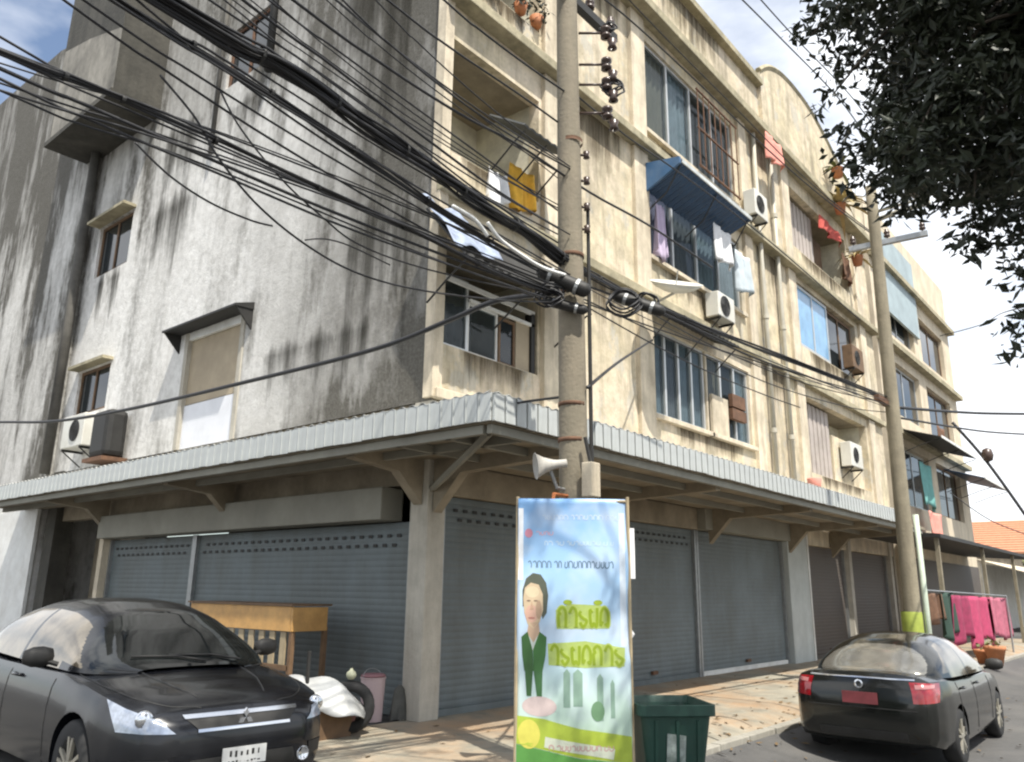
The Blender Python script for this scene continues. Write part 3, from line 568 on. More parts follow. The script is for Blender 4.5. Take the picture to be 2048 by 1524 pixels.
# ---- canopy
CX, CY, CZ = -1.4, -2.35, 3.58
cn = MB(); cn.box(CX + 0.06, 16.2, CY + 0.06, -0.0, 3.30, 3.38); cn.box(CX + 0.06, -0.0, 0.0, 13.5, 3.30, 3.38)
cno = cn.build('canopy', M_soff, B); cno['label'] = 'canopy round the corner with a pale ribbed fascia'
pm = MB(); pm.box(-0.085, 0.085, -0.012, 0.012, -0.15, 0.15); pm.box(-0.085, -0.07, -0.022, -0.0125, -0.15, 0.15)
first = None
def fpanel(x, y, rz, k):
    global first
    if first is None:
        first = pm.build('fascia_panel', M_fasc, cno, local=True); o = first
    else: o = link_copy(first, cno)
    o.location = (x, y, CZ - 0.12 + random.uniform(-.006, .006)); o.rotation_euler = (random.uniform(-.02, .02), 0, rz); return o
k = 0; x = CX + 0.1
while x < 14.2: fpanel(x, CY, 0, k); x += 0.186; k += 1
y = CY + 0.1
while y < 13.5: fpanel(CX, y, -math.pi / 2, k); y += 0.186; k += 1
# corrugated roof sheet, its wavy edge rising over the fascia
def wav(s): return 0.014 * math.sin(s * 2 * math.pi / 0.17)
rs = MB(); rs.grid(lambda u, v: (CX * (1 - v) + u * (14.2 - CX * (1 - v)), (CY - 0.015) * (1 - v), CZ + 0.034 + 0.2 * v + wav(CX * (1 - v) + u * (14.2 - CX * (1 - v)))), 560, 3); rs.build('roof_sheet', M_roofs, cno, solid=0.008)
rs = MB(); rs.grid(lambda u, v: ((CX - 0.015) * (1 - v), CY * (1 - v) + u * (13.5 - CY * (1 - v)), CZ + 0.038 + 0.2 * v + wav(CY * (1 - v) + u * (13.5 - CY * (1 - v)))), 560, 3); rs.build('roof_sheet', M_roofs, cno, solid=0.008)
# beams / brackets under the canopy
for x in (0.17, 4.2, 8.2, 12.5, 15.6):
    b_ = MB(); b_.prism([(0.0, 3.30), (CY + 0.2, 3.30), (CY + 0.2, 3.16), (-0.5, 3.1), (-0.02, 2.6)], lambda a, b, d: (d, a, b), x - 0.08, x + 0.08); b_.build('bracket', M_soff, cno)
for y in (0.17, 4.8, 9.5):
    b_ = MB(); b_.prism([(0.0, 3.30), (CX + 0.2, 3.30), (CX + 0.2, 3.18), (-0.45, 3.1), (-0.02, 2.7)], lambda a, b, d: (a, d, b), y - 0.08, y + 0.08); b_.build('bracket', M_soff, cno)
b_ = MB(); b_.tube([(0.1, 0.05, 2.9), (CX + 0.3, CY + 0.3, 3.26)], 0.05, 5); b_.build('corner_brace', M_hdr, cno)
for y in (-0.8, -1.6, CY + 0.12):
    b_ = MB(); b_.box(CX + 0.1, 16.0, y - 0.035, y + 0.035, 3.2, 3.295); b_.build('purlin', M_hdr, cno)
for x in (-0.7, CX + 0.12):
    b_ = MB(); b_.box(x - 0.035, x + 0.035, CY + 0.2, 13.3, 3.2, 3.295); b_.build('purlin', M_hdr, cno)
# ================================================================== NEIGHBOUR BUILDINGS
N = thing('neighbour_shophouse', 'narrow peach shophouse with grey-blue panel beyond the far pole', 'building')
nw = MB(); nops = [(24.0, 28.0, 11.4, 13.4), (29.2, 33.5, 11.4, 13.4), (24.0, 28.0, 8.2, 10.3), (29.2, 33.5, 8.2, 10.3), (24.0, 28.0, 4.8, 7.0), (29.2, 33.5, 4.8, 7.0)]
wall(nw, FR, 22.4, 35.0, 0, 16.4, nops, 0.4); nw.quad((35, 0, 0), (35, 12, 0), (35, 12, 16.4), (35, 0, 16.4)); nw.quad((22.4, 0, 16.4), (35, 0, 16.4), (35, 12, 16.4), (22.4, 12, 16.4)); nw.quad((22.4, 0, 0), (22.4, 12, 0), (22.4, 12, 16.4), (22.4, 0, 16.4))
nw.build('wall', M_neigh, N)
for (z0, z1) in ((14.0, 14.2), (10.7, 10.9), (7.3, 7.5)):
    l_ = MB(); l_.box(22.4, 35.05, -0.3, 0.01, z0, z1); l_.build('string_course', M_ledge, N)
for i, (a, b, c, d) in enumerate(nops):
    o = panel(a + .01, b - .01, c + .01, d - .01, 0.2, M_wood if i % 2 else M_alu, M_gdark, N, 0.09, ((a + b) / 2,))
bp_ = MB(); bp_.box(23.5, 28.6, -0.12, -0.02, 12.2, 15.6); bp_.build('cladding', mat('grey_blue_cladding', (0.33, 0.40, 0.42), 0.6, var=0.2, vscale=1.5), N)['label'] = 'grey-blue cladding panel'
for (x0, x1, zt, m_) in ((23.4, 29.4, 7.55, M_dark), (30.5, 36.0, 6.9, M_blued)):
    aw = awning('awning', x0, x1, zt, zt - 0.5, 1.5, m_, m_, N, 0.0, M_white, ev=0.05)
tk = MB(); tk.lathe([(0.0, 16.45), (0.6, 16.45), (0.62, 17.5), (0.45, 17.75), (0.0, 17.8)], (25.4, 1.0, 0), 18)
wt = thing('water_tank', 'pale rooftop water tank on the peach shophouse', 'water tank', (25.4, 1.0, 16.42)); tk.build('tank', M_steel, wt, smooth=True)
tl = MB(); tl.tube([(25.4, 1.0, 17.78), (25.4, 1.0, 18.9)], 0.02, 5); tl.build('vent_pipe', M_steel, wt)
nc = MB(); nc.prism([(0.0, 3.5), (-2.6, 3.22), (-2.6, 3.12), (0.0, 3.3)], lambda a, b, d: (d, a, b), 16.4, 33.0); nco = nc.build('canopy', M_dark, N); nco['label'] = 'dark low canopy over the far shops'
for x in (16.6, 22.5, 28.0, 32.8):
    p_ = MB(); p_.box(x - .06, x + .06, -2.5, -2.4, gz(x, -2.45) - .05, 3.2); p_.build('canopy_post', M_pole2, nco)
sh_ = MB(); sh_.box(22.5, 34.9, -0.04, -0.005, 0.0, 2.9); sh_.build('shop_front', M_shutD, N)
H2 = thing('tiled_house', 'far low house with an orange tiled roof', 'house', (75, 2, 0))
h_ = MB(); h_.box(66, 84, -3, 10, -0.4, 5.0); h_.build('wall', M_front2, H2)
for k in range(14):
    t0, t1 = k / 14, (k + 1) / 14
    t_ = MB(); t_.prism([(65.2 + 9.8 * t0, 4.9 + 3.2 * t0 + 0.09), (65.2 + 9.8 * t1, 4.9 + 3.2 * t1 + 0.03), (65.2 + 9.8 * t1, 4.9 + 3.2 * t1 - .05), (65.2 + 9.8 * t0, 4.9 + 3.2 * t0 - .05)], lambda a, b, d: (a, d, b), -4, 11); t_.build('tile_row', M_tile, H2)
t_ = MB(); t_.prism([(75, 8.1), (85, 4.9), (84.6, 4.85), (75, 8.0), (65.4, 4.85), (65.2, 4.85)], lambda a, b, d: (a, d, b), -3.95, 10.95); t_.build('roof', M_tile, H2)
for k, (x, y, z) in enumerate(((70, -3.05, 1.4), (76, -3.05, 1.4), (82, -3.05, 1.4))):
    p_ = MB(); p_.box(x - 1, x + 1, y, y + 0.05, z, z + 1.6); p_.build('window', M_gdark, H2)
S3 = thing('market_awning', 'cream lean-to stall roof beyond the pink laundry', 'stall', (44, -2.5, -0.34))
s_ = MB(); s_.grid(lambda u, v: (38 + 14 * u, 0.6 - 4.2 * v, 3.4 - 1.3 * v + 0.03 * math.sin(u * 90)), 90, 4); s_.build('roof_sheet', M_front2, S3, solid=0.03)
s_ = MB(); s_.box(38.5, 51.5, 0.4, 0.5, -0.34, 3.2); s_.build('back_wall', M_white, S3)
for x in (38.3, 45, 51.7):
    s_ = MB(); s_.box(x - .05, x + .05, -3.5, -3.4, -0.36, 2.1); s_.build('post', M_steel, S3)
# ================================================================== POLES
def pole(name, label, loc, r0, r1, h, m_, lean=(0, 0)):
    t = thing(name, label, 'pole', loc)
    p = MB(); n = 14
    p.tube([(loc[0] + lean[0] * k / n, loc[1] + lean[1] * k / n, loc[2] - 0.2 + (h + 0.2) * k / n) for k in range(n + 1)], r0, 16, r2=r1)
    p.build('shaft', m_, t, smooth=True); return t
PA = pole('utility_pole', 'thick concrete utility pole behind the banner, hung with cables', (P1[0], P1[1], gz(*P1)), 0.155, 0.105, 9.6, M_pole, (-0.07, 0.05))
PB = pole('utility_pole', 'brown-stained utility pole in front of the far shutters', (P2[0], P2[1], gz(*P2)), 0.15, 0.10, 9.7, M_pole2, (-0.06, -0.12))
PA['group'] = PB['group'] = 'street utility poles'
def crossarm(t, x, y, z, half, ax=(0, 1), nins=4, m_=M_steel):
    a = MB(); d = Vector((ax[0], ax[1], 0)) ; a.obox((x, y, z), d * half, Vector((-ax[1], ax[0], 0)) * 0.045, (0, 0, 0.05)); o = a.build('crossarm', m_, t)
    for i in range(nins):
        s = -half + 0.08 + (2 * half - 0.16) * i / max(1, nins - 1); p = Vector((x, y, z)) + d * s
        q = MB(); q.tube([(p.x, p.y, z + 0.05), (p.x, p.y, z + 0.12)], 0.015, 6); q.lathe([(0.0, 0.1), (0.055, 0.1), (0.06, 0.13), (0.035, 0.15), (0.055, 0.17), (0.055, 0.2), (0.03, 0.22), (0.04, 0.25), (0.0, 0.27)], (p.x, p.y, z), 10); q.build('insulator', M_ins, o, smooth=True)
crossarm(PA, P1[0] - 0.1, P1[1] - 0.0, 8.0, 0.95, (1, 0), 5, M_dark)
crossarm(PB, P2[0], P2[1] - 0.3, 8.2, 0.7, (0.1, -0.99), 3)
# spool racks on the right edge of the near pole
e = Vector((0.62, -0.78, 0))
for k, z in enumerate((7.55, 7.15, 6.9, 6.55, 6.05, 5.75, 5.45, 5.2)):
    r_ = MB(); b = Vector((P1[0] - .06, P1[1] + .03, z)) + e * 0.12; big = k < 4
    L_ = 0.30 if big else 0.07
    r_.tube([b, b + e * L_], 0.014, 6); c = b + e * L_
    r_.lathe([(0.02, -0.07), (0.06, -0.06), (0.06, -0.03), (0.035, -0.01), (0.035, 0.01), (0.06, 0.03), (0.06, 0.06), (0.02, 0.07)] if big else [(0.01, -0.04), (0.035, -0.035), (0.025, 0), (0.035, 0.035), (0.01, 0.04)], c, 10)
    if big:
        c2 = c + Vector((0.03, -0.06, -0.16)); r_.lathe([(0.02, -0.06), (0.055, -0.05), (0.035, 0), (0.055, 0.05), (0.02, 0.06)], c2, 10); r_.tube([c, c2], 0.014, 5)
    r_.build('insulator', M_ins, PA, smooth=True)
# clamps round the shaft
for z in (3.0, 3.35, 4.5, 4.9, 6.2):
    c_ = MB(); c_.lathe([(0.13, -0.02), (0.148 - .003 * z, -0.018), (0.148 - .003 * z, 0.018), (0.13, 0.02)], (P1[0] - 0.035, P1[1] + .02, z), 16); c_.build('clamp', M_rust, PA, smooth=True)
gb = MB(); gb.tube([(P1[0] + 0.13, P1[1] - 0.12, -0.1), (P1[0] + 0.11, P1[1] - .1, 3.2), (P1[0] + 0.1, P1[1] - .1, 5.5)], 0.02, 6); gb.build('conduit', M_dark, PA)
# far pole fittings: side arm with lamp, PVC riser, lime sleeve
lm = MB(); a = hd((1748, 442), 16.0); b = hd((1860, 405), 15.6); lm.tube([a, (a + b) / 2 + np.array([0, 0, 0.03]), b], 0.05, 8); a2 = hd((1748, 425), 16.0); b2_ = hd((1850, 395), 15.6); lm.tube([a2, b2_], 0.03, 6); lm.build('street_lamp_arm', M_pvc, PB, smooth=True)
c_ = hd((1835, 380), 15.7); lh = MB(); lh.lathe([(0.0, -0.16), (0.1, -0.14), (0.15, -0.05), (0.13, 0.04), (0.04, 0.14), (0.0, 0.16)], c_, 14); lh.build('bell_insulator', M_ins, PB, smooth=True)
pv = MB(); x, y = P2[0] + 0.1, P2[1] - 0.22; pv.tube([(x, y, -0.3), (x, y, 1.5), (x - .01, y, 3.0)], 0.05, 10); pv.build('pvc_riser', mat('mint_pvc', (0.5, 0.56, 0.45), 0.5), PB, smooth=True)
sl = MB(); sl.lathe([(0.165, 0.9), (0.172, 0.95), (0.172, 1.3), (0.165, 1.34)], (P2[0], P2[1], 0), 16); sl.build('painted_sleeve', mat('lime_paint', (0.34, 0.40, 0.07), 0.6, var=0.25, vscale=6), PB, smooth=True)
crossarm(PB, P2[0] - 0.25, P2[1], 5.02, 0.5, (1, 0), 0, M_rust)
# horn loudspeaker on the near pole
hs = hd((1095, 930), 7.35); HS = thing('horn_loudspeaker', 'pale grey horn loudspeaker clamped to the near utility pole', 'loudspeaker', tuple(hs))
dirv = Vector((-0.62, 0.55, -0.1)).normalized(); q = dirv.to_track_quat('Z', 'Y')
hm = MB(); hm.lathe([(0.125, 0.11), (0.12, 0.115), (0.075, 0.035), (0.045, -0.06), (0.04, -0.1), (0.04, -0.18), (0.0, -0.19)], (0, 0, 0), 20)
hm.v = [tuple(q @ Vector(v) + Vector(hs)) for v in hm.v]; hm.build('horn', mat('dull_horn', (0.42, 0.40, 0.36), .6, var=.2, vscale=6), HS, smooth=True)
hm = MB(); hm.lathe([(0.0, -0.05), (0.055, -0.03), (0.06, 0.05), (0.0, 0.06)], (0, 0, 0), 12); hm.v = [tuple(q @ Vector(v) + Vector(hs)) for v in hm.v]; hm.build('driver', M_dark, HS, smooth=True)
hm = MB(); hm.tube([tuple(hs + np.array([0.05, 0, -0.05])), tuple(hs + np.array([0.12, -0.02, -0.2])), (P1[0], P1[1], hs[2] - 0.22)], 0.018, 6); hm.build('bracket', M_steel, HS)
hs2 = hd((1182, 960), 7.4); SB = thing('junction_box', 'small cream box strapped to the right of the near pole', 'box', tuple(hs2)); sbm = MB(); sbm.box(hs2[0] - .07, hs2[0] + .07, hs2[1] - .06, hs2[1] + .06, hs2[2] - .16, hs2[2] + .16); sbm.build('case', M_front2, SB, bevel=0.01); sbm = MB(); sbm.tube([(hs2[0], hs2[1], hs2[2] + .15), (hs2[0] - .03, hs2[1] + .04, hs2[2] + .4)], 0.02, 6); sbm.build('cable_tail', M_dark, SB)
# ================================================================== CABLES (all strung in the vertical plane of the poles unless noted)
UV = (P2 - P1) / np.linalg.norm(P2 - P1); NV = np.array([-UV[1], UV[0]])
def onp(px, off=0.0):
    d = ray(px); t = ((P1 + NV * off - CAM[:2]) @ NV) / (d[:2] @ NV); return CAM + d * t
def ext(pts, a, b):
    """run the ends on, past the frame, along their own slope"""
    pts = [np.array(p) for p in pts]
    if a: d = pts[0] - pts[1]; d /= np.linalg.norm(d); pts = [pts[0] + d * a + np.array([0, 0, a * a * 0.01])] + pts
    if b: d = pts[-1] - pts[-2]; d /= np.linalg.norm(d); pts = pts + [pts[-1] + d * b]
    return pts
def cable(label, pxs, r=0.009, off=0.0, a=0, b=0, m_=M_cable, group=None, pts=None, name='overhead_cable', cat='cable'):
    P = [onp(p, off) for p in pxs] if pts is None else pts
    mb = MB(); mb.tube(spline(ext(P, a, b), 8), r, 6); return tag(mb.build(name, m_, None, smooth=True), label, cat, group)
# main bundle
BP = [(300, -20), (560, 130), (720, 240), (850, 330), (960, 405), (1060, 470), (1140, 528)]
BQ = [(1140, 528), (1230, 575), (1310, 612), (1400, 650), (1500, 690), (1640, 742), (1785, 803)]
def bundle(name, label, pxs, n, rad, r, a, b, off=0):
    t = thing(name, label, 'cable bundle', tuple(onp(pxs[len(pxs) // 2], off)))
    base = spline(ext([onp(p, off) for p in pxs], a, b), 9); K = len(base)
    for s in range(n):
        ph = s * 2.399; rr = rad * math.sqrt((s + 0.5) / n); tw = random.uniform(-0.6, 0.6)
        pts = []
        for i, p in enumerate(base):
            an = ph + tw * i * 0.12; w_ = rr * (1 + 0.35 * math.sin(i * 0.37 + s)); pts.append(p + np.array([NV[0] * math.cos(an) * w_, NV[1] * math.cos(an) * w_, math.sin(an) * w_]))
        mb = MB(); mb.tube(pts, r * random.uniform(0.7, 1.25), 6); mb.build('strand', M_cable, t, smooth=True)
    for i in range(6, K, 9):
        p = base[i]; tie = MB(); tie.lathe([(rad * 1.15, -0.012), (rad * 1.2, 0), (rad * 1.15, 0.012)], p, 10, 'x'); tie.build('tie', M_dark, t)
bundle('cable_bundle', 'thick black bundle sloping down to the near pole from the upper left', BP, 12, 0.055, 0.013, 5, 0)
bundle('cable_bundle', 'thick black bundle running from the near pole to the far pole', BQ, 8, 0.035, 0.011, 0, 0)
bundle('cable_bundle', 'lower black bundle from the left frame edge to the near pole', [(-20, 96), (150, 160), (300, 222), (500, 312), (700, 405), (860, 478), (1000, 548), (1120, 590)], 4, 0.022, 0.010, 3, 0)
bundle('cable_bundle', 'second bundle just under the thick upper-left one', [(200, -20), (420, 110), (600, 225), (760, 335), (900, 430), (1020, 500), (1130, 560)], 4, 0.03, 0.010, 4, 0)
G = 'thin parallel overhead cables'
cable('single taut black cable crossing the near pole down to the middle window', [(560, -20), (760, 125), (920, 228), (1040, 292), (1180, 385), (1300, 452), (1425, 535)], 0.013, 0.0, 4, 0)
cable('thin cable high above the balcony, reaching the near pole top', [(860, -25), (960, 60), (1060, 135), (1140, 190)], 0.011, 0, 4, 0)
cable('thin cable just above the taut black cable', [(750, -20), (900, 95), (1040, 190), (1140, 262)], 0.011, 0.1, 4, 0)
cable('thin cable from the roof corner to the near pole', [(650, -20), (820, 120), (980, 235), (1140, 335)], 0.008, 0.15, 4, 0)
cable('thin cable along the top of the thick bundle', [(460, -20), (660, 128), (840, 268), (1000, 385), (1140, 470)], 0.012, 0.1, 4, 0)
cable('thin cable under the top strand above the balcony', [(390, -20), (600, 118), (800, 262), (980, 400), (1140, 500)], 0.009, 0.12, 4, 0)
cable('thin cable crossing the dark corner box', [(250, -20), (450, 140), (640, 275), (840, 400), (1000, 500), (1110, 552)], 0.009, 0.1, 4, 0)
cable('faint cable below the second bundle', [(100, -20), (330, 140), (520, 265), (720, 385), (900, 485), (1100, 575)], 0.009, 0.2, 4, 0)
cable('topmost cable of the left group against the sky', [(-20, 62), (120, 140), (300, 228), (560, 345), (800, 455), (1100, 578)], 0.008, 0.08, 3, 0)
cable('middle cable of the left group against the sky', [(-20, 128), (160, 205), (380, 300), (620, 405), (860, 500), (1100, 590)], 0.012, 0.04, 3, 0)
cable('lower cable of the left group against the sky', [(-20, 148), (180, 240), (420, 340), (680, 450), (900, 530), (1090, 596)], 0.009, -0.05, 3, 0)
cable('lowest cable of the left group against the sky', [(-20, 172), (160, 248), (330, 300), (560, 390), (800, 490), (1080, 598)], 0.007, 0.12, 3, 0)
cable('slack wire looping down across the pale side wall', [(320, 150), (390, 235), (440, 320), (520, 415), (620, 495), (720, 548), (840, 580), (1000, 600), (1120, 605)], 0.008, 0.0)
cable('slack wire drooping from the left group onto the side wall', [(270, 285), (340, 352), (420, 405), (500, 440), (545, 452)], 0.007, 0.05)
cable('slack wire hanging between the bundles above the side wall', [(440, 180), (480, 255), (560, 355), (640, 430), (720, 490), (860, 540), (1060, 585)], 0.007, 0.1)
cable('short slack wire near the stain by the corner', [(610, 480), (650, 478), (700, 492), (780, 530)], 0.006, 0.1)
cable('thick sagging cable from the near pole along the side wall', None, 0.03, pts=[np.array([P1[0], P1[1], 4.52]), onx((1000, 600), P1[0]), onx((900, 640), P1[0]), onx((750, 698), P1[0]), onx((500, 762), P1[0]), onx((250, 820), P1[0]), onx((100, 843), P1[0]), onx((-40, 846), P1[0]), np.array([P1[0], 22.0, 6.0])])
cable('cable under the main run between the poles', [(1140, 560), (1250, 600), (1360, 645), (1500, 712), (1640, 762), (1780, 812)], 0.012, 0.05)
cable('lower slack pair cable between the poles, upper one', [(1150, 590), (1300, 660), (1420, 715), (1560, 775), (1700, 815), (1780, 825)], 0.008, 0.05)
cable('lower slack pair cable between the poles, lower one', [(1150, 600), (1300, 685), (1420, 745), (1530, 790), (1600, 815)], 0.008, 0.1)
cable('cable crossing above the blue awning', [(1140, 180), (1250, 270), (1340, 332), (1440, 405), (1560, 500), (1720, 640)], 0.010, 0.12, 0, 0)
cable('high cable from the near pole top toward the pediment', [(1160, -40), (1260, 40), (1380, 150), (1520, 285), (1640, 390), (1760, 480)], 0.012, 0.1, 2, 0)
cable('second high cable past the pediment', [(1230, -30), (1350, 95), (1480, 225), (1620, 365), (1750, 470)], 0.010, 0.3, 2, 0)
cable('service wire from the near pole up to the curtained window', None, 0.018, pts=[hd((1175, 775), 7.5), ony((1240, 722), -2.2), ony((1305, 680), -0.2)])
cable('short wire from the near pole to the canopy corner', None, 0.014, pts=[hd((1140, 792), 7.5), ony((1060, 802), -2.5), ony((1035, 806), -2.38)])
cable('left one of two thin wires on the white sky', None, 0.010, pts=[ony((1460, -25), -4.6), ony((1560, 75), -4.6), ony((1680, 200), -4.6), ony((1750, 300), -4.6)])
cable('right one of two thin wires on the white sky', None, 0.009, pts=[ony((1500, -25), -4.7), ony((1590, 75), -4.7), ony((1700, 190), -4.7), ony((1760, 270), -4.7)])
cable('thin wire between the peach building and the tree', None, 0.018, pts=[ony((1880, 672), -1.0), ony((1960, 650), -2.5), ony((2000, 628), -3.2), hd((2080, 605), 12)])
cable('upper level wire right of the far pole', None, 0.03, pts=[hd((1795, 815), 16), hd((1950, 826), 20), hd((2080, 828), 22)])
cable('lower level wire right of the far pole', None, 0.02, pts=[hd((1795, 835), 16), hd((1960, 862), 20), hd((2080, 870), 22)])
cable('thick guy wire slanting down at the right edge with a ball joint', None, 0.035, pts=[hd((1905, 845), 20), hd((1975, 925), 20), hd((2075, 1065), 20)])
cable('thin guy wire below the slanting thick one', None, 0.012, pts=[hd((1900, 985), 20), hd((1980, 1040), 20), hd((2070, 1075), 20)])
bj = hd((1975, 910), 20); bm_ = MB(); bm_.lathe([(0.0, -0.16), (0.09, -0.12), (0.12, 0), (0.09, 0.12), (0.0, 0.16)], bj, 10); tag(bm_.build('strain_insulator', M_ins, None, smooth=True), 'dark ball insulator on the slanting guy wire at right', 'insulator')
rc_ = random.Random(77)
ORD = ['first', 'second', 'third', 'fourth', 'fifth', 'sixth', 'seventh', 'eighth', 'ninth', 'tenth', 'eleventh', 'twelfth', 'thirteenth', 'fourteenth']
for k, f0 in enumerate(sorted(rc_.uniform(120, 760) for _ in range(14))):
    y0 = -20; y1 = 300 + (600 - 300) * (1 - (f0 - 120) / 640) + rc_.uniform(-25, 25); sag = rc_.uniform(0, 30); o_ = rc_.uniform(-.1, .3)
    cable('thin cable fanning from the top edge to the near pole, %s such from the left' % ORD[k], [(f0 + (1140 - f0) * q, y0 + (y1 - y0) * q + sag * 4 * q * (1 - q)) for q in (0, .25, .5, .75, 1)], rc_.uniform(.005, .009), o_, 4, 0, group='thin cables fanning to the near pole')
for k, y0 in enumerate(sorted(rc_.uniform(90, 190) for _ in range(5))):
    y1 = 560 + (y0 - 90) * .4 + rc_.uniform(-20, 20); sag = rc_.uniform(-30, 10)
    cable('thin cable from the left edge to the near pole, %s such from the top' % ORD[k], [(-20 + 1150 * q, y0 + (y1 - y0) * q + sag * 4 * q * (1 - q)) for q in (0, .25, .5, .75, 1)], rc_.uniform(.005, .008), rc_.uniform(-.1, .2), 3, 0, group='thin cables from the left edge to the near pole')
for k, y0 in enumerate(sorted(rc_.uniform(520, 600) for _ in range(5))):
    y1 = rc_.uniform(795, 830); sag = rc_.uniform(5, 45)
    cable('thin cable between the two poles, %s such from the top at the near pole' % ORD[k], [(1145 + 635 * q, y0 + (y1 - y0) * q + sag * 4 * q * (1 - q)) for q in (0, .25, .5, .75, 1)], rc_.uniform(.005, .009), rc_.uniform(-.1, .25), group='thin cables between the two poles')
# splice closures, coils and white tape at the near pole
def closure(px0, px1, D, r, label, m_=M_dark):
    a, b = hd(px0, D), hd(px1, D); t = thing('splice_closure', label, 'cable box', tuple(a)); ln = np.linalg.norm(b - a); u = (b - a) / ln
    body = MB(); body.tube([a + u * ln * k for k in (0, 0.06, 0.12, 0.5, 0.88, 0.94, 1.0)], [r * 0.4, r * 0.9, r, r, r, r * 0.9, r * 0.4], 14); body.build('body', m_, t, smooth=True)
    for k in (0.25, 0.75):
        s_ = MB(); s_.tube([a + u * ln * (k - .03), a + u * ln * (k + .03)], r * 1.12, 14); s_.build('strap', M_steel, t)
closure((1075, 540), (1180, 585), 7.35, 0.075, 'black splice closure strapped across the near pole')
closure((1085, 600), (1175, 622), 7.4, 0.05, 'smaller black splice closure below the first')
closure((1225, 590), (1330, 625), 7.6, 0.06, 'black splice closure hanging right of the near pole')
def coil(px, D, R_, label, n=5, ax=(0.8, 0.58)):
    c = hd(px, D); t = thing('cable_coil', label, 'cable coil', tuple(c)); d = Vector((ax[1], -ax[0], 0))
    for k in range(n):
        rr = R_ * random.uniform(0.8, 1.1); o = Vector(c) + Vector((random.uniform(-.03, .03), random.uniform(-.03, .03), random.uniform(-.04, .04)))
        mb = MB(); mb.tube([o + d * (rr * math.cos(2 * math.pi * i / 20)) + Vector((0.02 * math.sin(i), 0, rr * 0.75 * math.sin(2 * math.pi * i / 20))) for i in range(21)], 0.011, 5); mb.build('loop', M_cable, t, smooth=True)
coil((1245, 605), 7.5, 0.16, 'coil of spare black cable right of the near pole'); coil((1290, 600), 7.6, 0.12, 'smaller coil of black cable beside the bigger coil', 4)
coil((1100, 590), 7.3, 0.13, 'coil of black cable left of the near pole', 4)
coil((1215, 60), 7.6, 0.07, 'small wire loop at the near pole top', 3); coil((1225, 175), 7.6, 0.10, 'wire tangle beside the near pole insulators', 5)
cable('white plastic strip sagging under the thick bundle', None, 0.017, m_=M_cablew, pts=[onp(p, -0.12) for p in ((975, 445), (1000, 478), (1040, 508), (1085, 535), (1130, 550))], name='plastic_strip', cat='strip')
cable('short white strip beside the bluish plastic sheet', None, 0.018, m_=M_cablew, pts=[onp(p, -0.1) for p in ((905, 412), (950, 440), (975, 472))], name='plastic_strip', cat='strip')
# ================================================================== AIR CONDITIONERS, LAUNDRY, PLANTS ON THE FACADE
def aircon(label, c, facing, w_=0.85, h_=0.58, d_=0.32, m_=M_ac):
    """c = centre of back at the wall; facing 'x' (-X) or 'y' (-Y)"""
    t = thing('air_conditioner', label, 'air conditioner', tuple(c), group='outdoor air-conditioning units')
    f = (lambda a, o, z: (c[0] + a, c[1] - o, c[2] + z)) if facing == 'y' else (lambda a, o, z: (c[0] - o, c[1] + a, c[2] + z))
    def bx(mb, a0, a1, o0, o1, z0, z1):
        p, q = f(a0, o0, z0), f(a1, o1, z1); mb.box(min(p[0], q[0]), max(p[0], q[0]), min(p[1], q[1]), max(p[1], q[1]), min(p[2], q[2]), max(p[2], q[2]))
    b = MB(); bx(b, -w_ / 2, w_ / 2, 0.06, 0.06 + d_, 0, h_); b.build('casing', m_, t, bevel=0.02)
    s = -0.1 * w_; g_ = MB()
    for rr in (0.23, 0.17, 0.11, 0.05):
        g_.tube([f(s + rr * math.cos(k * math.pi / 12), 0.075 + d_, h_ / 2 + rr * math.sin(k * math.pi / 12)) for k in range(25)], 0.007, 4)
    for k in range(8): g_.tube([f(s, 0.075 + d_, h_ / 2), f(s + 0.23 * math.cos(k * math.pi / 4), 0.075 + d_, h_ / 2 + 0.23 * math.sin(k * math.pi / 4))], 0.006, 4)
    g_.build('fan_guard', M_dark, t)
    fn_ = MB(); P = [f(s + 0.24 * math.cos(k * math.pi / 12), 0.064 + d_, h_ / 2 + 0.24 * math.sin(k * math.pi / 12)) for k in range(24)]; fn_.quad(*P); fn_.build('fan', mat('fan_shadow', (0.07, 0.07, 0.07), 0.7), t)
    for a in (-w_ / 2 + .1, w_ / 2 - .1):
        k_ = MB(); bx(k_, a - .02, a + .02, 0.005, 0.06 + d_, -0.05, -0.005); k_.tube([f(a, 0.02, -0.35), f(a, 0.04 + d_, -0.04)], 0.015, 4); k_.build('bracket', M_dark, t)
    return t
aircon('air conditioner on the stained side wall above the canopy', np.array([0.0, 10.75, 4.5]), 'x', 1.1, 0.72, 0.4)
aircon('air conditioner in the far bay below the blue-paned window bay', np.array([18.1, 0.2, 5.4]), 'y', 1.1, 0.75)
aircon('air conditioner beside the blue-paned window', np.array([18.6, 0.02, 8.6]), 'y', 1.1, 0.75, m_=M_wood)
aircon('air conditioner on the ledge under the window with the blue awning', np.array([8.8, -0.02, 7.62]), 'y')
aircon('air conditioner beside the blue awning end', np.array([11.1, -0.1, 11.0]), 'y', 0.8, 0.7)
wp = MB(); wp.box(-0.5, -0.05, 8.95, 9.75, 4.15, 5.15); 
cl_ = thing('covered_pump', 'dark covered machine on a bracket next to the side air conditioner', 'machine', (-0.3, 9.4, 4.25)); wp.build('cover', M_dark, cl_, bevel=0.12); wq = MB(); wq.box(-0.55, -0.02, 8.9, 9.8, 4.06, 4.14); wq.build('shelf', M_rust, cl_)
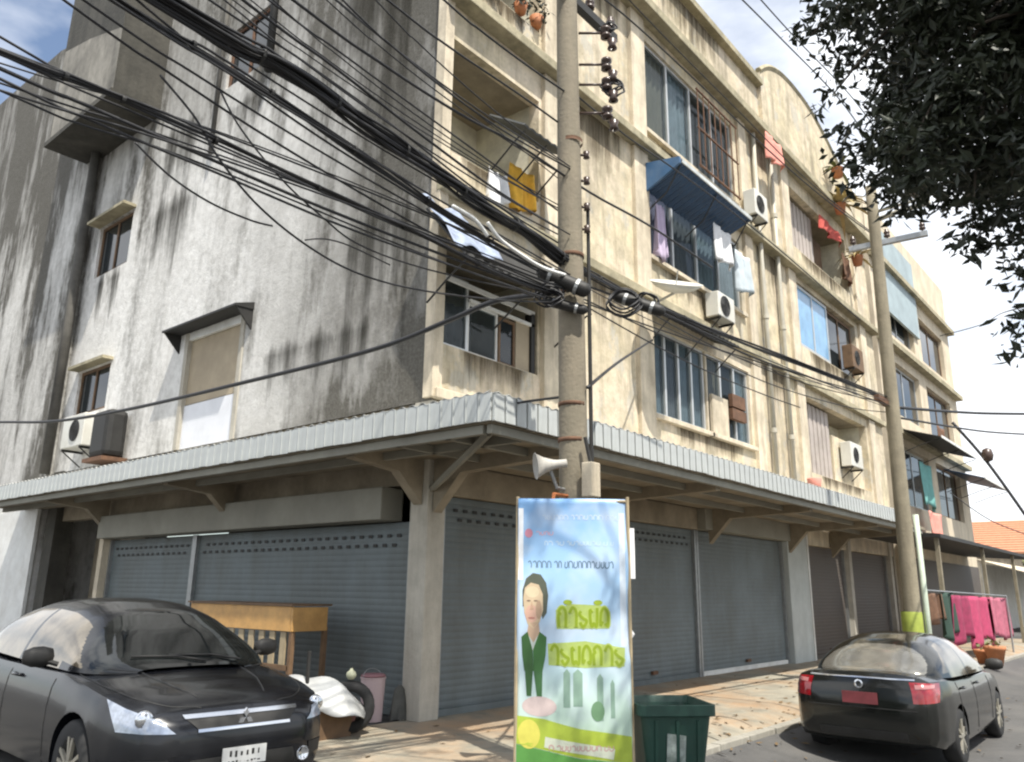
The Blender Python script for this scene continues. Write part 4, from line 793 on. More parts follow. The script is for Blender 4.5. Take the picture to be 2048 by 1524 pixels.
def laundry(label, x, y, z, w_, h_, m_, ax='x', sag=0.04, seed=0, name='hanging_cloth'):
    rnd = random.Random(seed); ph = rnd.uniform(0, 6)
    f = MB(); f.grid(lambda u, v: ((x + w_ * (u - .5)) if ax == 'x' else x + 0.05 * math.sin(u * 9 + ph) * v, (y + (0.07 * math.sin(u * 11 + ph + v) + .03 * math.sin(u * 25 + ph * 2)) * (0.3 + v)) if ax == 'x' else y + w_ * (u - .5), z - h_ * v * (1 + 0.08 * math.sin(u * 5 + ph)) - sag * math.sin(u * math.pi)), 36, 10)
    return tag(f.build(name, m_, None, smooth=True, solid=0.006), label, 'laundry')
laundry('orange-yellow cloth over the third-storey balcony wall', 1.85, -0.06, 8.45, 0.62, 0.75, M_yel, seed=1)
laundry('white cloth over the third-storey balcony wall', 1.2, -0.06, 8.12, 0.42, 0.55, M_whitec, seed=2)
laundry('coral cloth hung under the top cornice', 12.3, -0.5, 13.85, 1.1, 0.75, M_coral, seed=3)
laundry('dark red cloth in the top right balcony', 17.9, -0.1, 13.5, 2.0, 0.45, M_red, seed=4)
laundry('small brown cloth beyond the dark red one', 19.2, -0.12, 12.8, 0.9, 0.9, M_rust, seed=5)
laundry('lilac cloth at the left of the blue-awning window', 6.35, -0.12, 9.6, 0.4, 1.2, M_lilac, seed=6)
laundry('white shirt under the blue awning', 8.6, -0.5, 9.75, 0.9, 0.85, M_whitec, seed=7)
laundry('pale grey towel under the blue awning', 9.9, -0.4, 9.6, 0.8, 1.0, M_curt, seed=8)
laundry('teal cloth on the peach building beside the far pole', 25.2, -0.5, 6.4, 1.8, 1.6, M_teal, seed=9)
laundry('coral-red cloth on the canopy of the peach building', 25.4, -0.6, 4.6, 2.0, 0.9, M_coral, seed=10)
laundry('brown cloth at the end of the top balcony of the peach building', 30, -0.2, 8.6, 1.4, 1.2, M_rust, seed=11)
rc = MB(); rc.lathe([(0.0, 0), (0.13, 0.0), (0.17, 0.3), (0.16, 0.32), (0.12, 0.05), (0, 0.05)], (12.1, -0.9, 4.02), 14); tag(rc.build('red_pail', M_coral, None, smooth=True), 'small orange-red pail standing on the canopy', 'pail')
# hanging dish on a bracket (pale saucer under the middle third-storey window)
dsh = ony((1350, 585), -0.9); D_ = thing('satellite_dish', 'pale tilted satellite dish below the blue-awning window', 'satellite dish', tuple(dsh))
dm = MB(); qd = Vector((-0.3, -0.35, 0.9)).normalized().to_track_quat('Z', 'Y'); dm.lathe([(0.0, 0.0), (0.2, 0.03), (0.38, 0.1), (0.5, 0.19), (0.51, 0.19), (0.39, 0.085), (0.2, 0.01), (0.0, -0.02)], (0, 0, 0), 22); dm.v = [tuple(qd @ Vector(v) + Vector(dsh)) for v in dm.v]; dm.build('dish', M_ac, D_, smooth=True)
dm = MB(); dm.tube([tuple(dsh), (dsh[0] + .1, -0.3, dsh[2] - .1), (dsh[0] + .1, 0.0, dsh[2] - .05)], 0.025, 6); dm.tube([tuple(dsh), tuple(Vector(dsh) + qd @ Vector((0, 0, 0.42)))], 0.012, 5); dm.build('arm', M_steel, D_)
# plants
def leafpatch(mb, c, rad, n, ln, wd, rnd, droop=0.4):
    for _ in range(n):
        d = Vector((rnd.gauss(0, 1), rnd.gauss(0, 1), rnd.gauss(0, 1))); d.normalize(); p = Vector(c) + Vector((d.x * rad[0], d.y * rad[1], d.z * rad[2])) * rnd.random() ** 0.4
        t = Vector((rnd.gauss(0, 1), rnd.gauss(0, 1), rnd.gauss(0, .6) - droop)).normalized(); s_ = t.cross(Vector((rnd.gauss(0, 1), rnd.gauss(0, 1), rnd.gauss(0, 1)))).normalized(); nn = t.cross(s_); l = ln * rnd.choice((.45, .65, .8, 1.0, 1.25)) * rnd.uniform(.85, 1.15); w_ = wd * rnd.uniform(.6, 1.2) * (l / ln) ** .6
        mb.add([p, p + t * l * .5 + s_ * w_ + nn * w_ * .35, p + t * l, p + t * l * .5 - s_ * w_ + nn * w_ * .35, p + t * l * .5], [(0, 1, 4), (1, 2, 4), (2, 3, 4), (3, 0, 4)])
def fronds(label, c, n, ln, m_, seed, pot=True, wd=0.05):
    rnd = random.Random(seed); t = thing('potted_plant', label, 'plant', tuple(c)); f = MB()
    for k in range(n):
        a = k * 2.4 + rnd.uniform(-.3, .3); el = rnd.uniform(0.1, 1.2); L_ = ln * rnd.uniform(.7, 1.15); pts = []
        for i in range(7):
            s_ = i / 6; r_ = L_ * s_ * math.cos(el) ; pts.append(Vector((c[0] + r_ * math.cos(a), c[1] + r_ * math.sin(a), c[2] + 0.2 + L_ * s_ * math.sin(el) - 0.75 * L_ * s_ * s_)))
        sd_ = Vector((-math.sin(a), math.cos(a), 0))
        for i in range(6):
            w0 = wd * (1 - abs(2 * i / 6 - .8)); w1 = wd * (1 - abs(2 * (i + 1) / 6 - .8)); f.quad(pts[i] - sd_ * max(w0, .008), pts[i] + sd_ * max(w0, .008), pts[i + 1] + sd_ * max(w1, .004), pts[i + 1] - sd_ * max(w1, .004))
    f.build('fronds', m_, t, fix=False)
    if pot: p_ = MB(); p_.lathe([(0.0, -0.1), (0.14, -0.1), (0.19, 0.2), (0.2, 0.22), (0.16, 0.2), (0, 0.18)], c, 14); p_.build('pot', M_terra, t, smooth=True)
    return t
fronds('straw-coloured frond plant hanging from the top right balcony', (17.6, -0.55, 13.75), 26, 1.5, M_drypalm, 3, True, 0.08)
fronds('green frond plant high on the pediment beside the tree', (17.9, -0.5, 15.2), 18, 1.2, M_leaf2, 4, True, 0.06)
fronds('frond plant at the end of the top right balcony', (19.5, -0.4, 12.6), 16, 1.0, M_drypalm, 5, True, 0.07)
for i, (x, s_) in enumerate(((0.55, 11), (0.95, 12), (1.75, 13), (2.2, 14))):
    lb = ('leftmost', 'second', 'third', 'rightmost')[i]
    t = thing('potted_plant', lb + ' dark potted plant on the top corner balcony wall', 'plant', (x, -0.05, 11.46), group='pots on the top corner balcony'); f = MB(); leafpatch(f, (x, -0.1, 11.75), (.22, .22, .25), 60, .16, .035, random.Random(s_)); f.build('leaves', M_leaf, t, fix=False); p_ = MB(); p_.lathe([(0, 11.46), (0.09, 11.46), (0.13, 11.65), (0.1, 11.64), (0, 11.63)], (x, -0.05, 0), 12); p_.build('pot', M_terra, t, smooth=True)
rb_ = MB(); rnd = random.Random(33)
for y in (10.2, 10.9, 11.6, 12.4): leafpatch(rb_, (-0.6, y, 16.2 + rnd.random()), (.4, .5, .4), 45, .2, .05, rnd)
tag(rb_.build('climbing_weed', M_leaf2, None, fix=False), 'green weeds growing on the near-black roof box', 'plant')
# ================================================================== BANNER
bc = np.array([-1.64, -3.54]); ge = gz(*bc)
BN = thing('banner', 'tall blue campaign banner tied to the near pole with a green suited figure', 'banner', (bc[0], bc[1], ge))
be = Vector((0.58, -0.81, 0)).normalized(); bn_ = Vector((-be.y, be.x, 0)); bn_ = -bn_ if bn_.dot(Vector((-1, -1, 0))) < 0 else bn_
BWID = 0.965; ZT, ZB = 2.40, 0.03
def bpt(px, py, o=0.0):
    u = (px - 1146.5) / 223.0; v = (py - 1002) / 546.0; z = ZT - (ZT - ZB) * v
    x_ = u * BWID; wv = 0.012 * math.sin(u * 9 + v * 3) + 0.02 * math.cos(u * 4.2) - 0.012 * math.sin(v * 14 + u * 3)
    p = Vector((bc[0], bc[1], 0)) + be * x_ + bn_ * (wv + o); return (p.x, p.y, z)
m_ = bpy.data.materials.new('banner_print_blue'); m_.use_nodes = True; nt2 = m_.node_tree; b_ = nt2.nodes['Principled BSDF']; b_.inputs['Roughness'].default_value = 0.38
tcn = _n(nt2, 'ShaderNodeTexCoord'); sp = _n(nt2, 'ShaderNodeSeparateXYZ'); rmp = _n(nt2, 'ShaderNodeValToRGB'); mrn = _n(nt2, 'ShaderNodeMapRange'); mrn.inputs[1].default_value = 0.3; mrn.inputs[2].default_value = 2.6
cr = rmp.color_ramp; cr.elements[0].position = 0.0; cr.elements[0].color = (0.42, 0.55, 0.40, 1); cr.elements[1].position = 1.0; cr.elements[1].color = (0.16, 0.34, 0.62, 1)
for p_, c_ in ((0.25, (0.46, 0.60, 0.52, 1)), (0.45, (0.42, 0.56, 0.70, 1)), (0.7, (0.33, 0.52, 0.74, 1)), (0.9, (0.26, 0.46, 0.74, 1))):
    e_ = cr.elements.new(p_); e_.color = c_
nzb = _n(nt2, 'ShaderNodeTexNoise'); nzb.inputs['Scale'].default_value = 2.4; nzb.inputs['Detail'].default_value = 3; mb2 = _n(nt2, 'ShaderNodeMix', data_type='RGBA'); mb2.inputs[7].default_value = (0.62, 0.68, 0.76, 1); mrb = _n(nt2, 'ShaderNodeMapRange'); mrb.inputs[1].default_value = 0.45; mrb.inputs[2].default_value = 0.75; mrb.inputs[4].default_value = 0.75
l = nt2.links.new; l(tcn.outputs['Object'], sp.inputs[0]); l(sp.outputs[2], mrn.inputs[0]); l(mrn.outputs[0], rmp.inputs[0]); l(tcn.outputs['Object'], nzb.inputs['Vector']); l(nzb.outputs[0], mrb.inputs[0]); l(mrb.outputs[0], mb2.inputs[0]); l(rmp.outputs[0], mb2.inputs[6]); l(mb2.outputs[2], b_.inputs['Base Color'])
s_ = MB(); s_.grid(lambda u, v: bpt(1035 + 223 * u, 1002 + 546 * v), 30, 50); s_.build('sheet', m_, BN, smooth=True, solid=-0.003)
def printed(name, poly, c, o, sub=3):
    """flat printed patch that follows the sheet's ripples: grid clipped to polygon strips"""
    n = len(poly); cx = sum(a for a, b in poly) / n; cy = sum(b for a, b in poly) / n; D = []
    for i in range(n):
        (a, b), (c2_, d2_) = poly[i], poly[(i + 1) % n]; k_ = max(1, int(math.hypot(c2_ - a, d2_ - b) / 14))
        D += [(a + (c2_ - a) * q / k_, b + (d2_ - b) * q / k_) for q in range(k_)]
    n = len(D); K = max(1, min(8, int(max(math.hypot(a - cx, b - cy) for a, b in D) / 14))); f = MB()
    vs = [bpt(cx, cy, o)] + [bpt(cx + (a - cx) * q / K, cy + (b - cy) * q / K, o) for q in range(1, K + 1) for a, b in D]
    fs = [(0, i + 1, (i + 1) % n + 1) for i in range(n)] + [(1 + (q - 1) * n + i, 1 + (q - 1) * n + (i + 1) % n, 1 + q * n + (i + 1) % n, 1 + q * n + i) for q in range(1, K) for i in range(n)]
    f.add(vs, fs)
    return f.build(name, mat('print_%02d%02d%02d' % tuple(int(k * 99) for k in c), c, 0.45, var=0.12, vscale=8), BN)
def ell(cx, cy, rx, ry, n=22, a0=0, a1=2 * math.pi): return [(cx + rx * math.cos(a0 + (a1 - a0) * k / n), cy + ry * math.sin(a0 + (a1 - a0) * k / n)) for k in range(n)]
def rect(x0, y0, x1, y1): return [(x0, y0), (x1, y0), (x1, y1), (x0, y1)]
printed('print_border', rect(1036, 1022, 1046, 1165), (0.78, 0.8, 0.82), .004)
printed('print_border', rect(1240, 1030, 1252, 1290), (0.62, 0.7, 0.78), .004)
printed('printed_hair', [(1046, 1218), (1045, 1185), (1052, 1162), (1066, 1151), (1082, 1154), (1093, 1170), (1097, 1195), (1094, 1228), (1086, 1240), (1080, 1200), (1060, 1180)], (0.09, 0.10, 0.07), .004)
printed('printed_face', [(1050, 1180), (1062, 1170), (1078, 1174), (1086, 1192), (1087, 1222), (1080, 1246), (1068, 1258), (1056, 1250), (1049, 1228), (1047, 1200)], (0.56, 0.43, 0.28), .005)
printed('printed_brow_light', ell(1065, 1188, 14, 11), (0.62, 0.52, 0.34), .0056); printed('printed_cheek', ell(1064, 1230, 13, 17), (0.58, 0.36, 0.27), .0056); printed('printed_cheek', ell(1078, 1222, 6, 18), (0.42, 0.29, 0.19), .006)
for ex in (1058, 1072): printed('printed_eye', ell(ex, 1205, 4.2, 1.6, 10), (0.22, 0.15, 0.10), .0068)
printed('printed_nose', [(1064, 1206), (1068, 1222), (1060, 1223)], (0.46, 0.30, 0.2), .0066); printed('printed_mouth', ell(1064, 1238, 7, 2, 12), (0.40, 0.18, 0.14), .0068)
printed('printed_neck', [(1058, 1248), (1078, 1246), (1082, 1276), (1066, 1290), (1054, 1274)], (0.50, 0.35, 0.24), .0048)
printed('printed_collar', [(1056, 1268), (1067, 1290), (1080, 1266), (1076, 1300), (1060, 1300)], (0.5, 0.55, 0.5), .006)
printed('printed_suit', [(1044, 1274), (1056, 1264), (1066, 1298), (1068, 1338), (1050, 1338), (1046, 1310)], (0.045, 0.12, 0.035), .0066); printed('printed_suit', [(1094, 1274), (1080, 1264), (1067, 1298), (1068, 1338), (1086, 1338), (1092, 1308)], (0.05, 0.15, 0.04), .0068)
printed('printed_leg', [(1051, 1336), (1067, 1336), (1064, 1384), (1055, 1384)], (0.045, 0.12, 0.04), .0065); printed('printed_leg', [(1068, 1336), (1086, 1336), (1085, 1384), (1075, 1384)], (0.05, 0.14, 0.045), .0065)
printed('printed_ground', ell(1080, 1402, 34, 18), (0.58, 0.47, 0.44), .0045)
for (x0, y0, x1, y1) in ((1127, 1332, 1140, 1402), (1146, 1332, 1164, 1400), (1192, 1340, 1204, 1425), (1218, 1350, 1226, 1420)): printed('printed_tower', [(x0, y0 + 8), ((x0 + x1) / 2, y0), (x1, y0 + 8), (x1, y1), (x0, y1)], (0.24, 0.36, 0.28), .0045)
printed('printed_tree', ell(1193, 1408, 13, 18), (0.14, 0.26, 0.14), .0055)
rnd = random.Random(5)
def stroke(pts, w_, c, o, nm='printed_letter'):
    P = [np.array(p, float) for p in spline(pts, 5)]; f = MB(); vs = []
    for i, p in enumerate(P):
        t_ = P[min(i + 1, len(P) - 1)] - P[max(i - 1, 0)]; t_ /= (np.linalg.norm(t_) + 1e-6); nn = np.array([-t_[1], t_[0]]) * w_ / 2
        vs += [bpt(*(p - nn), o), bpt(*(p + nn), o)]
    f.add(vs, [(2 * i, 2 * i + 1, 2 * i + 3, 2 * i + 2) for i in range(len(P) - 1)]); return f.build(nm, mat('print_%02d%02d%02d' % tuple(int(k * 99) for k in c), c, 0.45, var=0.12, vscale=8), BN)
def word(x0, x1, yt, yb, n, o):
    """heavy lime heading; its letters cannot be read in the picture, only their rhythm of stems and loops"""
    h = yb - yt; w_ = (x1 - x0) / n
    for i in range(n):
        a = x0 + w_ * i + 3.5; b = x0 + w_ * (i + 1) - 3; m = (a + b) / 2; k = (i * 2 + n) % 5
        P = [[(a + 1, yb), (a, yt + h * .45), (a + 3, yt + h * .35), (a + 1, yt + h * .2), (m, yt + 1), (b, yt + h * .25), (b, yb)],
             [(a + 4, yt + h * .28), (a, yt + h * .15), (a + 1, yb - h * .25), (a + 4, yb - 2), (m, yb - h * .2), (b - 1, yb - 3), (b, yt + 1)],
             [(a + 1, yt + h * .3), (m, yt + 1), (b, yt + h * .25), (b, yb)],
             [(a + 4, yb - h * .3), (a, yb - h * .12), (a + 1, yt + h * .3), (m, yt + 1), (b, yt + h * .3), (b, yb - h * .1), (b - 5, yb - h * .2)],
             [(a + 3, yt + h * .2), (a, yt + h * .35), (m, yt + h * .55), (b, yb - h * .3), (m, yb - 1), (a + 1, yb - h * .25)]][k]
        stroke(P, w_ * .5, (0.42, 0.52, 0.12), o, 'printed_letter_glow'); stroke(P, w_ * .26, (0.25, 0.34, 0.015), o + .002)
printed('print_glow', [(1112, 1222), (1140, 1210), (1200, 1212), (1220, 1224), (1218, 1256), (1114, 1258)], (0.40, 0.50, 0.14), .0045); word(1114, 1218, 1216, 1254, 5, .006)
printed('print_glow', [(1096, 1286), (1170, 1280), (1248, 1292), (1246, 1326), (1170, 1330), (1098, 1326)], (0.40, 0.50, 0.14), .0045); word(1098, 1246, 1288, 1325, 7, .006)
for cx in (1136, 1196): printed('printed_letter_mark', ell(cx, 1207, 9, 5, 12), (0.30, 0.39, 0.03), .0055)
def smallrow(x0, x1, y, h, c, o=.005):
    x = x0
    while x < x1:
        w_ = rnd.uniform(5, 8); k = rnd.randrange(3); P = [[(x, y + h * .5), (x, y - h * .3), (x + w_ * .5, y - h * .5), (x + w_, y - h * .2), (x + w_, y + h * .5)], [(x + 1, y - h * .4), (x, y + h * .3), (x + w_ * .5, y + h * .5), (x + w_, y + h * .2), (x + w_, y - h * .5)], [(x, y - h * .3), (x + w_ * .6, y - h * .5), (x + w_, y), (x + w_ * .9, y + h * .5)]][k]; stroke(P, 1.9, c, o, 'printed_small_letter'); x += w_ + rnd.choice((2.2, 2.6, 3.0, 7))
smallrow(1056, 1228, 1134, 13, (0.12, 0.19, 0.27)); smallrow(1085, 1235, 1040, 9, (0.55, 0.66, 0.8)); smallrow(1072, 1112, 1072, 7, (0.62, 0.4, 0.5)); smallrow(1090, 1236, 1092, 8, (0.5, 0.64, 0.76))
printed('printed_red_dot', ell(1057, 1072, 8, 9), (0.66, 0.28, 0.36), .005)
printed('print_green_band', [(1036, 1420), (1090, 1424), (1160, 1440), (1257, 1452), (1257, 1500), (1160, 1492), (1100, 1480), (1036, 1470)], (0.36, 0.45, 0.05), .0045)
printed('print_green_band', [(1036, 1471), (1100, 1481), (1160, 1493), (1257, 1501), (1257, 1546), (1036, 1546)], (0.10, 0.28, 0.06), .0045)
printed('print_yellow_patch', ell(1060, 1452, 22, 26), (0.6, 0.55, 0.1), .0052); printed('print_pale_strip', [(1092, 1455), (1225, 1475), (1222, 1494), (1090, 1474)], (0.55, 0.58, 0.46), .0058); smallrow(1100, 1215, 1474, 9, (0.5, 0.3, 0.28), .0068)
printed('print_orange_patch', ell(1112, 1520, 36, 12), (0.62, 0.3, 0.05), .0056)
for sx in (-1, 1):
    f_ = MB(); p = Vector((bc[0], bc[1], 0)) + be * (sx * (BWID / 2 + .005)) - bn_ * 0.02; f_.tube([(p.x, p.y, ge - .02), (p.x, p.y, 1.2), (p.x, p.y, ZT + 0.02)], 0.016, 6); f_.build('frame_batten', M_slat, BN)
f_ = MB(); p0 = Vector((bc[0], bc[1], ZT - .02)) - be * (BWID / 2) - bn_ * .03; p1 = Vector((bc[0], bc[1], ZT - .02)) + be * (BWID / 2) - bn_ * .03; f_.tube([p0, p1], 0.016, 6); f_.build('frame_batten', M_slat, BN)
f_ = MB(); p = Vector(hd((1105, 992), 7.22)); f_.tube([p + Vector((0, 0, -.06)), p + Vector((.02, 0, 0.02)), Vector((P1[0] - .14, P1[1], p.z + .03))], 0.018, 6); f_.build('tie_rope', mat('orange_rope', (0.5, 0.17, 0.06), 0.8), BN)
fl = MB(); fl.grid(lambda u, v: tuple(Vector(bpt(1258 + 14 * u, 1060 + 100 * v)) + bn_ * -0.03 * u), 4, 8); fl.build('folded_edge', M_whitec, BN, solid=0.003)
fl = MB(); fl.grid(lambda u, v: tuple(Vector(bpt(1256 + 12 * u * (1 - abs(2 * v - 1)), 1248 + 36 * v)) + bn_ * -0.02 * u), 4, 8); fl.build('torn_corner', M_whitec, BN, solid=0.003)
# ================================================================== RUBBISH BIN
M_bin = mat('bin_green_plastic', (0.012, 0.05, 0.035), 0.5, var=0.2, vscale=3, dirt=(0.09, 0.1, 0.08), damt=0.4, dscale=2)
bl = onz((1330, 1400), 0.70); zg = gz(bl[0], bl[1])
BI = thing('rubbish_bin', 'dark green open wheeled rubbish bin right of the banner', 'bin', (bl[0], bl[1], zg), R(-42))
HB = 0.70 - zg
def ring(hw, hd_, z, n=6, r=0.06):
    P = []
    for cx, cy, a0 in ((hw - r, hd_ - r, 0), (-hw + r, hd_ - r, 90), (-hw + r, -hd_ + r, 180), (hw - r, -hd_ + r, 270)):
        for k in range(n + 1): a = R(a0 + 90 * k / n); P.append((cx + r * math.cos(a), cy + r * math.sin(a), z))
    return P
def loft(mb, rings, close=True):
    n = len(rings[0]); mb.add([p for r in rings for p in r], [(i * n + j, i * n + (j + 1) % n, (i + 1) * n + (j + 1) % n, (i + 1) * n + j) for i in range(len(rings) - 1) for j in range(n)]); return mb
b_ = MB(); loft(b_, [ring(.17, .2, .04), ring(.2, .23, .08), ring(.30, .31, HB - .09), ring(.335, .345, HB - .085), ring(.335, .345, HB), ring(.30, .31, HB), ring(.28, .29, HB - .05), ring(.19, .21, .1)]); b_.add(ring(.17, .2, .04), [tuple(range(28))]); b_.add(ring(.19, .21, .1), [tuple(range(28))])
b_.build('tub', M_bin, BI, local=True, smooth=False, bevel=0.004)
hb_ = MB(); hb_.tube([(-.2, .345, HB - .03), (-.2, .41, HB - .03), (.2, .41, HB - .03), (.2, .345, HB - .03)], 0.016, 6); hb_.build('handle', M_bin, BI, local=True)
for sx in (-1, 1):
    w_ = MB(); w_.lathe([(0.0, -.03), (.1, -.03), (.11, -.015), (.11, .015), (.1, .03), (0, .03)], (sx * .24, .22, .11), 16, 'x'); w_.build('wheel', M_dark, BI, local=True, smooth=False)
for sx in (-.18, 0, .18):
    w_ = MB(); w_.prism([(sx - .012, .12), (sx + .012, .12), (sx + .014, HB - .12), (sx - .014, HB - .12)], lambda a, b, d: (a, -(.235 + .075 * (b - .08) / (HB - .17)) + d, b), -.014, .02); w_.build('rib', M_bin, BI, local=True)
em = MB(); em.prism([(-.1, HB - .5), (.06, HB - .52), (.07, HB - .24), (-.09, HB - .22)], lambda a, b, d: (a, -(.235 + .075 * (b - .08) / (HB - .17)) - .004 + d * .01, b), -.6, -.1); em.build('pale_bin_patch', mat('mottled_grey_plastic', (0.3, 0.34, 0.31), .6, var=.4, vscale=14, dirt=(0.03, 0.06, 0.045), damt=.9, dscale=7), BI, local=True)  # pale mottled patch on the front of the tub
wb_ = MB(); rnd = random.Random(8); wb_.grid(lambda u, v: ((u - .5) * .4, (v - .5) * .42, HB - .16 + .1 * math.exp(-((u - .35) ** 2 + (v - .4) ** 2) * 9) + .02 * math.sin(u * 21) * math.cos(v * 17)), 16, 16); wbo = wb_.build('rubbish_bag', M_whitec, None, smooth=True); wbo.matrix_world = BI.matrix_basis; tag(wbo, 'crumpled white plastic bag inside the green bin', 'bag')
# ================================================================== CARS
from mathutils.bvhtree import BVHTree
ST = [  # u, zlow, ztop, halfwidth
    (0.0, .36, .60, .50), (-.03, .28, .68, .60), (-.12, .21, .75, .72), (-.30, .18, .82, .81), (-.6, .18, .885, .862), (-1.0, .18, .945, .88), (-1.35, .18, .985, .885), (-2.0, .18, .99, .888), (-2.8, .18, .995, .888), (-3.4, .18, 1.01, .885), (-3.8, .19, 1.045, .875), (-4.15, .21, 1.06, .845), (-4.34, .25, 1.055, .80), (-4.44, .29, 1.0, .74), (-4.485, .34, .88, .66), (-4.5, .42, .72, .56)]
def stat(u):
    for i in range(len(ST) - 1):
        if ST[i][0] >= u >= ST[i + 1][0]:
            p0, p1, p2, p3 = (np.array(ST[max(0, min(len(ST) - 1, k))]) for k in (i - 1, i, i + 1, i + 2)); t = (u - p1[0]) / (p2[0] - p1[0]); t2 = t
            return p1 + (p2 - p1) * (t2 * t2 * (3 - 2 * t2) * .35 + t2 * .65)
    return np.array(ST[0] if u > 0 else ST[-1])
def section(u):
    _, zl, zt, hw = stat(u); zs = zl + (zt - zl) * .90
    half = [(0, zl), (.6 * hw, zl), (.93 * hw, zl + .03), (.985 * hw, zl + .12), (1.0 * hw, zl + .45 * (zs - zl)), (.998 * hw, zl + .66 * (zs - zl)), (.975 * hw, zl + .86 * (zs - zl)), (.93 * hw, zs), (.8 * hw, zs + .5 * (zt - zs)), (.5 * hw, zs + .87 * (zt - zs)), (0, zt)]
    return [(u, y, z) for y, z in half] + [(u, -y, z) for y, z in half[-2:0:-1]]
def make_car(name, label, loc, th, paint, side_glass, front_logo):
    t = thing(name, label, 'car', loc, th)
    us = []; k = 0.0
    while k > -4.5: us.append(k); k -= 0.02 if (k > -.2 or k < -4.28) else 0.08
    us.append(-4.5)
    m = MB(); loft(m, [section(u) for u in us]); n = 20
    m.f.append(tuple(range(n))); m.f.append(tuple(range(len(m.v) - 1, len(m.v) - n - 1, -1)))
    body = m.build('body', paint, t, local=True)
    WH = ((-.9, 1), (-.9, -1), (-3.52, 1), (-3.52, -1))
    cut = MB()
    for u, s_ in WH: cut.lathe([(.37, -.28), (.37, .28)], (u, s_ * .80, .31), 28, 'y', cap=True)
    co = cut.build('cutter', paint, None, local=True); co.parent = t
    md = body.modifiers.new('b', 'BOOLEAN'); md.object = co; md.operation = 'DIFFERENCE'; md.solver = 'EXACT'
    bpy.context.view_layer.update(); dg = bpy.context.evaluated_depsgraph_get(); me = bpy.data.meshes.new_from_object(body.evaluated_get(dg)); body.modifiers.clear(); old = body.data; body.data = me
    bpy.data.objects.remove(co)
    for p in me.polygons: p.use_smooth = True
    if hasattr(me, 'set_sharp_from_angle'): me.set_sharp_from_angle(angle=R(38))
    bvh = BVHTree.FromPolygons([Vector(v) for v in m.v], m.f)
    def conform(nm, quad, d, mt, nu=10, nv=6, o=.006, par=t, solid=0.0):
        """quad: 4 corners (side, z); projected along d onto the body"""
        d = Vector(d).normalized(); sd = Vector((0, 0, 1)).cross(d).normalized()
        def f(u, v):
            a = [(1 - u) * (1 - v) * quad[0][k] + u * (1 - v) * quad[1][k] + u * v * quad[2][k] + (1 - u) * v * quad[3][k] for k in (0, 1)]
            base = Vector((-2.25, 0, 0)) + sd * a[0] + Vector((0, 0, a[1])); h = bvh.ray_cast(base - d * 6, d)
            if h[0] is None: h = (base - d * 2.0, -d)
            return h[0] - d * o
        g_ = MB(); g_.grid(f, nu, nv); return g_.build(nm, mt, par, local=True, smooth=True, solid=solid)
    # greenhouse
    gm = mat('car_glass', (0.012, 0.014, 0.014), 0.04, var=0.1, coat=0.3)
    ZT_ = [(-.90, .945), (-1.08, 1.045), (-1.4, 1.225), (-1.7, 1.365), (-2.05, 1.44), (-2.5, 1.465), (-2.95, 1.45), (-3.3, 1.385), (-3.6, 1.275), (-3.9, 1.115), (-4.06, 1.045)]
    WB_ = [(-.90, .40), (-.96, .60), (-1.08, .73), (-1.3, .795), (-2.4, .815), (-3.4, .80), (-3.75, .745), (-3.95, .62), (-4.06, .42)]
    ip = lambda T, u: float(np.interp(-u, [-a for a, b in T], [b for a, b in T]))
    sm = lambda T, u: (ip(T, u - .06) + 2 * ip(T, u) + ip(T, u + .06)) / 4
    NU, NP = 158, 60
    def gp(i, k):
        u = -.90 - 3.16 * i / NU; ph = math.pi * k / NP; zb = .915 + .022 * (-u - .9); H_ = max(.012, sm(ZT_, u) - zb); sn = math.sin(ph); cs = math.cos(ph)
        z = zb + H_ * sn ** .62; y = math.copysign(abs(cs) ** .55, cs) * sm(WB_, u) * (1 - .25 * (z - zb) / .55); return (u, y, z)
    G = [[gp(i, k) for k in range(NP + 1)] for i in range(NU + 1)]; cls = {}
    for i in range(NU):
        for k in range(NP):
            c = sum((Vector(p) for p in (G[i][k], G[i + 1][k], G[i][k + 1], G[i + 1][k + 1])), Vector()) / 4; u, y, z = c; zb = .915 + .022 * (-u - .9); Hh = sm(ZT_, u) - zb; uA = -1.10 - (z - .93) * 1.42; uC = -3.94 + (z - 1.0) * 1.55; sd_ = 'l' if y > 0 else 'r'; low = z < zb + .8 * Hh
            if u > uA + .02: nm = 'windscreen' if z > zb + .008 else 'cowl'
            elif u > uA - .055: nm = 'cabin_frame'
            elif u < uC - .02: nm = 'rear_window'
            elif u < uC + .27: nm = 'cabin_frame'
            elif not low: nm = 'roof'
            elif z < zb + .03 or abs(u + 2.47) < .035: nm = 'cabin_frame'
            else: nm = 'side_window' + ('f' if u > -2.47 else 'b') + sd_
            cls.setdefault(nm, []).append((i, k))
    for nm, L2 in cls.items():
        q_ = MB(); idx = {}
        def vi(i, k):
            if (i, k) not in idx: idx[(i, k)] = len(q_.v); q_.v.append(G[i][k])
            return idx[(i, k)]
        for i, k in L2: q_.f.append((vi(i, k), vi(i + 1, k), vi(i + 1, k + 1), vi(i, k + 1)))
        mt = side_glass if nm.startswith('side_window') else gm if nm == 'windscreen' else mat('reflective_rear_glass', (0.26, 0.25, 0.22), 0.16, 0.6, var=0.3, vscale=3, coat=0.5) if nm == 'rear_window' else M_dark if nm == 'cowl' else paint  # pale metallic base stands in for sky reflections on the rear glass
        q_.build('side_window' if nm.startswith('side_window') else nm, mt, t, local=True, smooth=True)
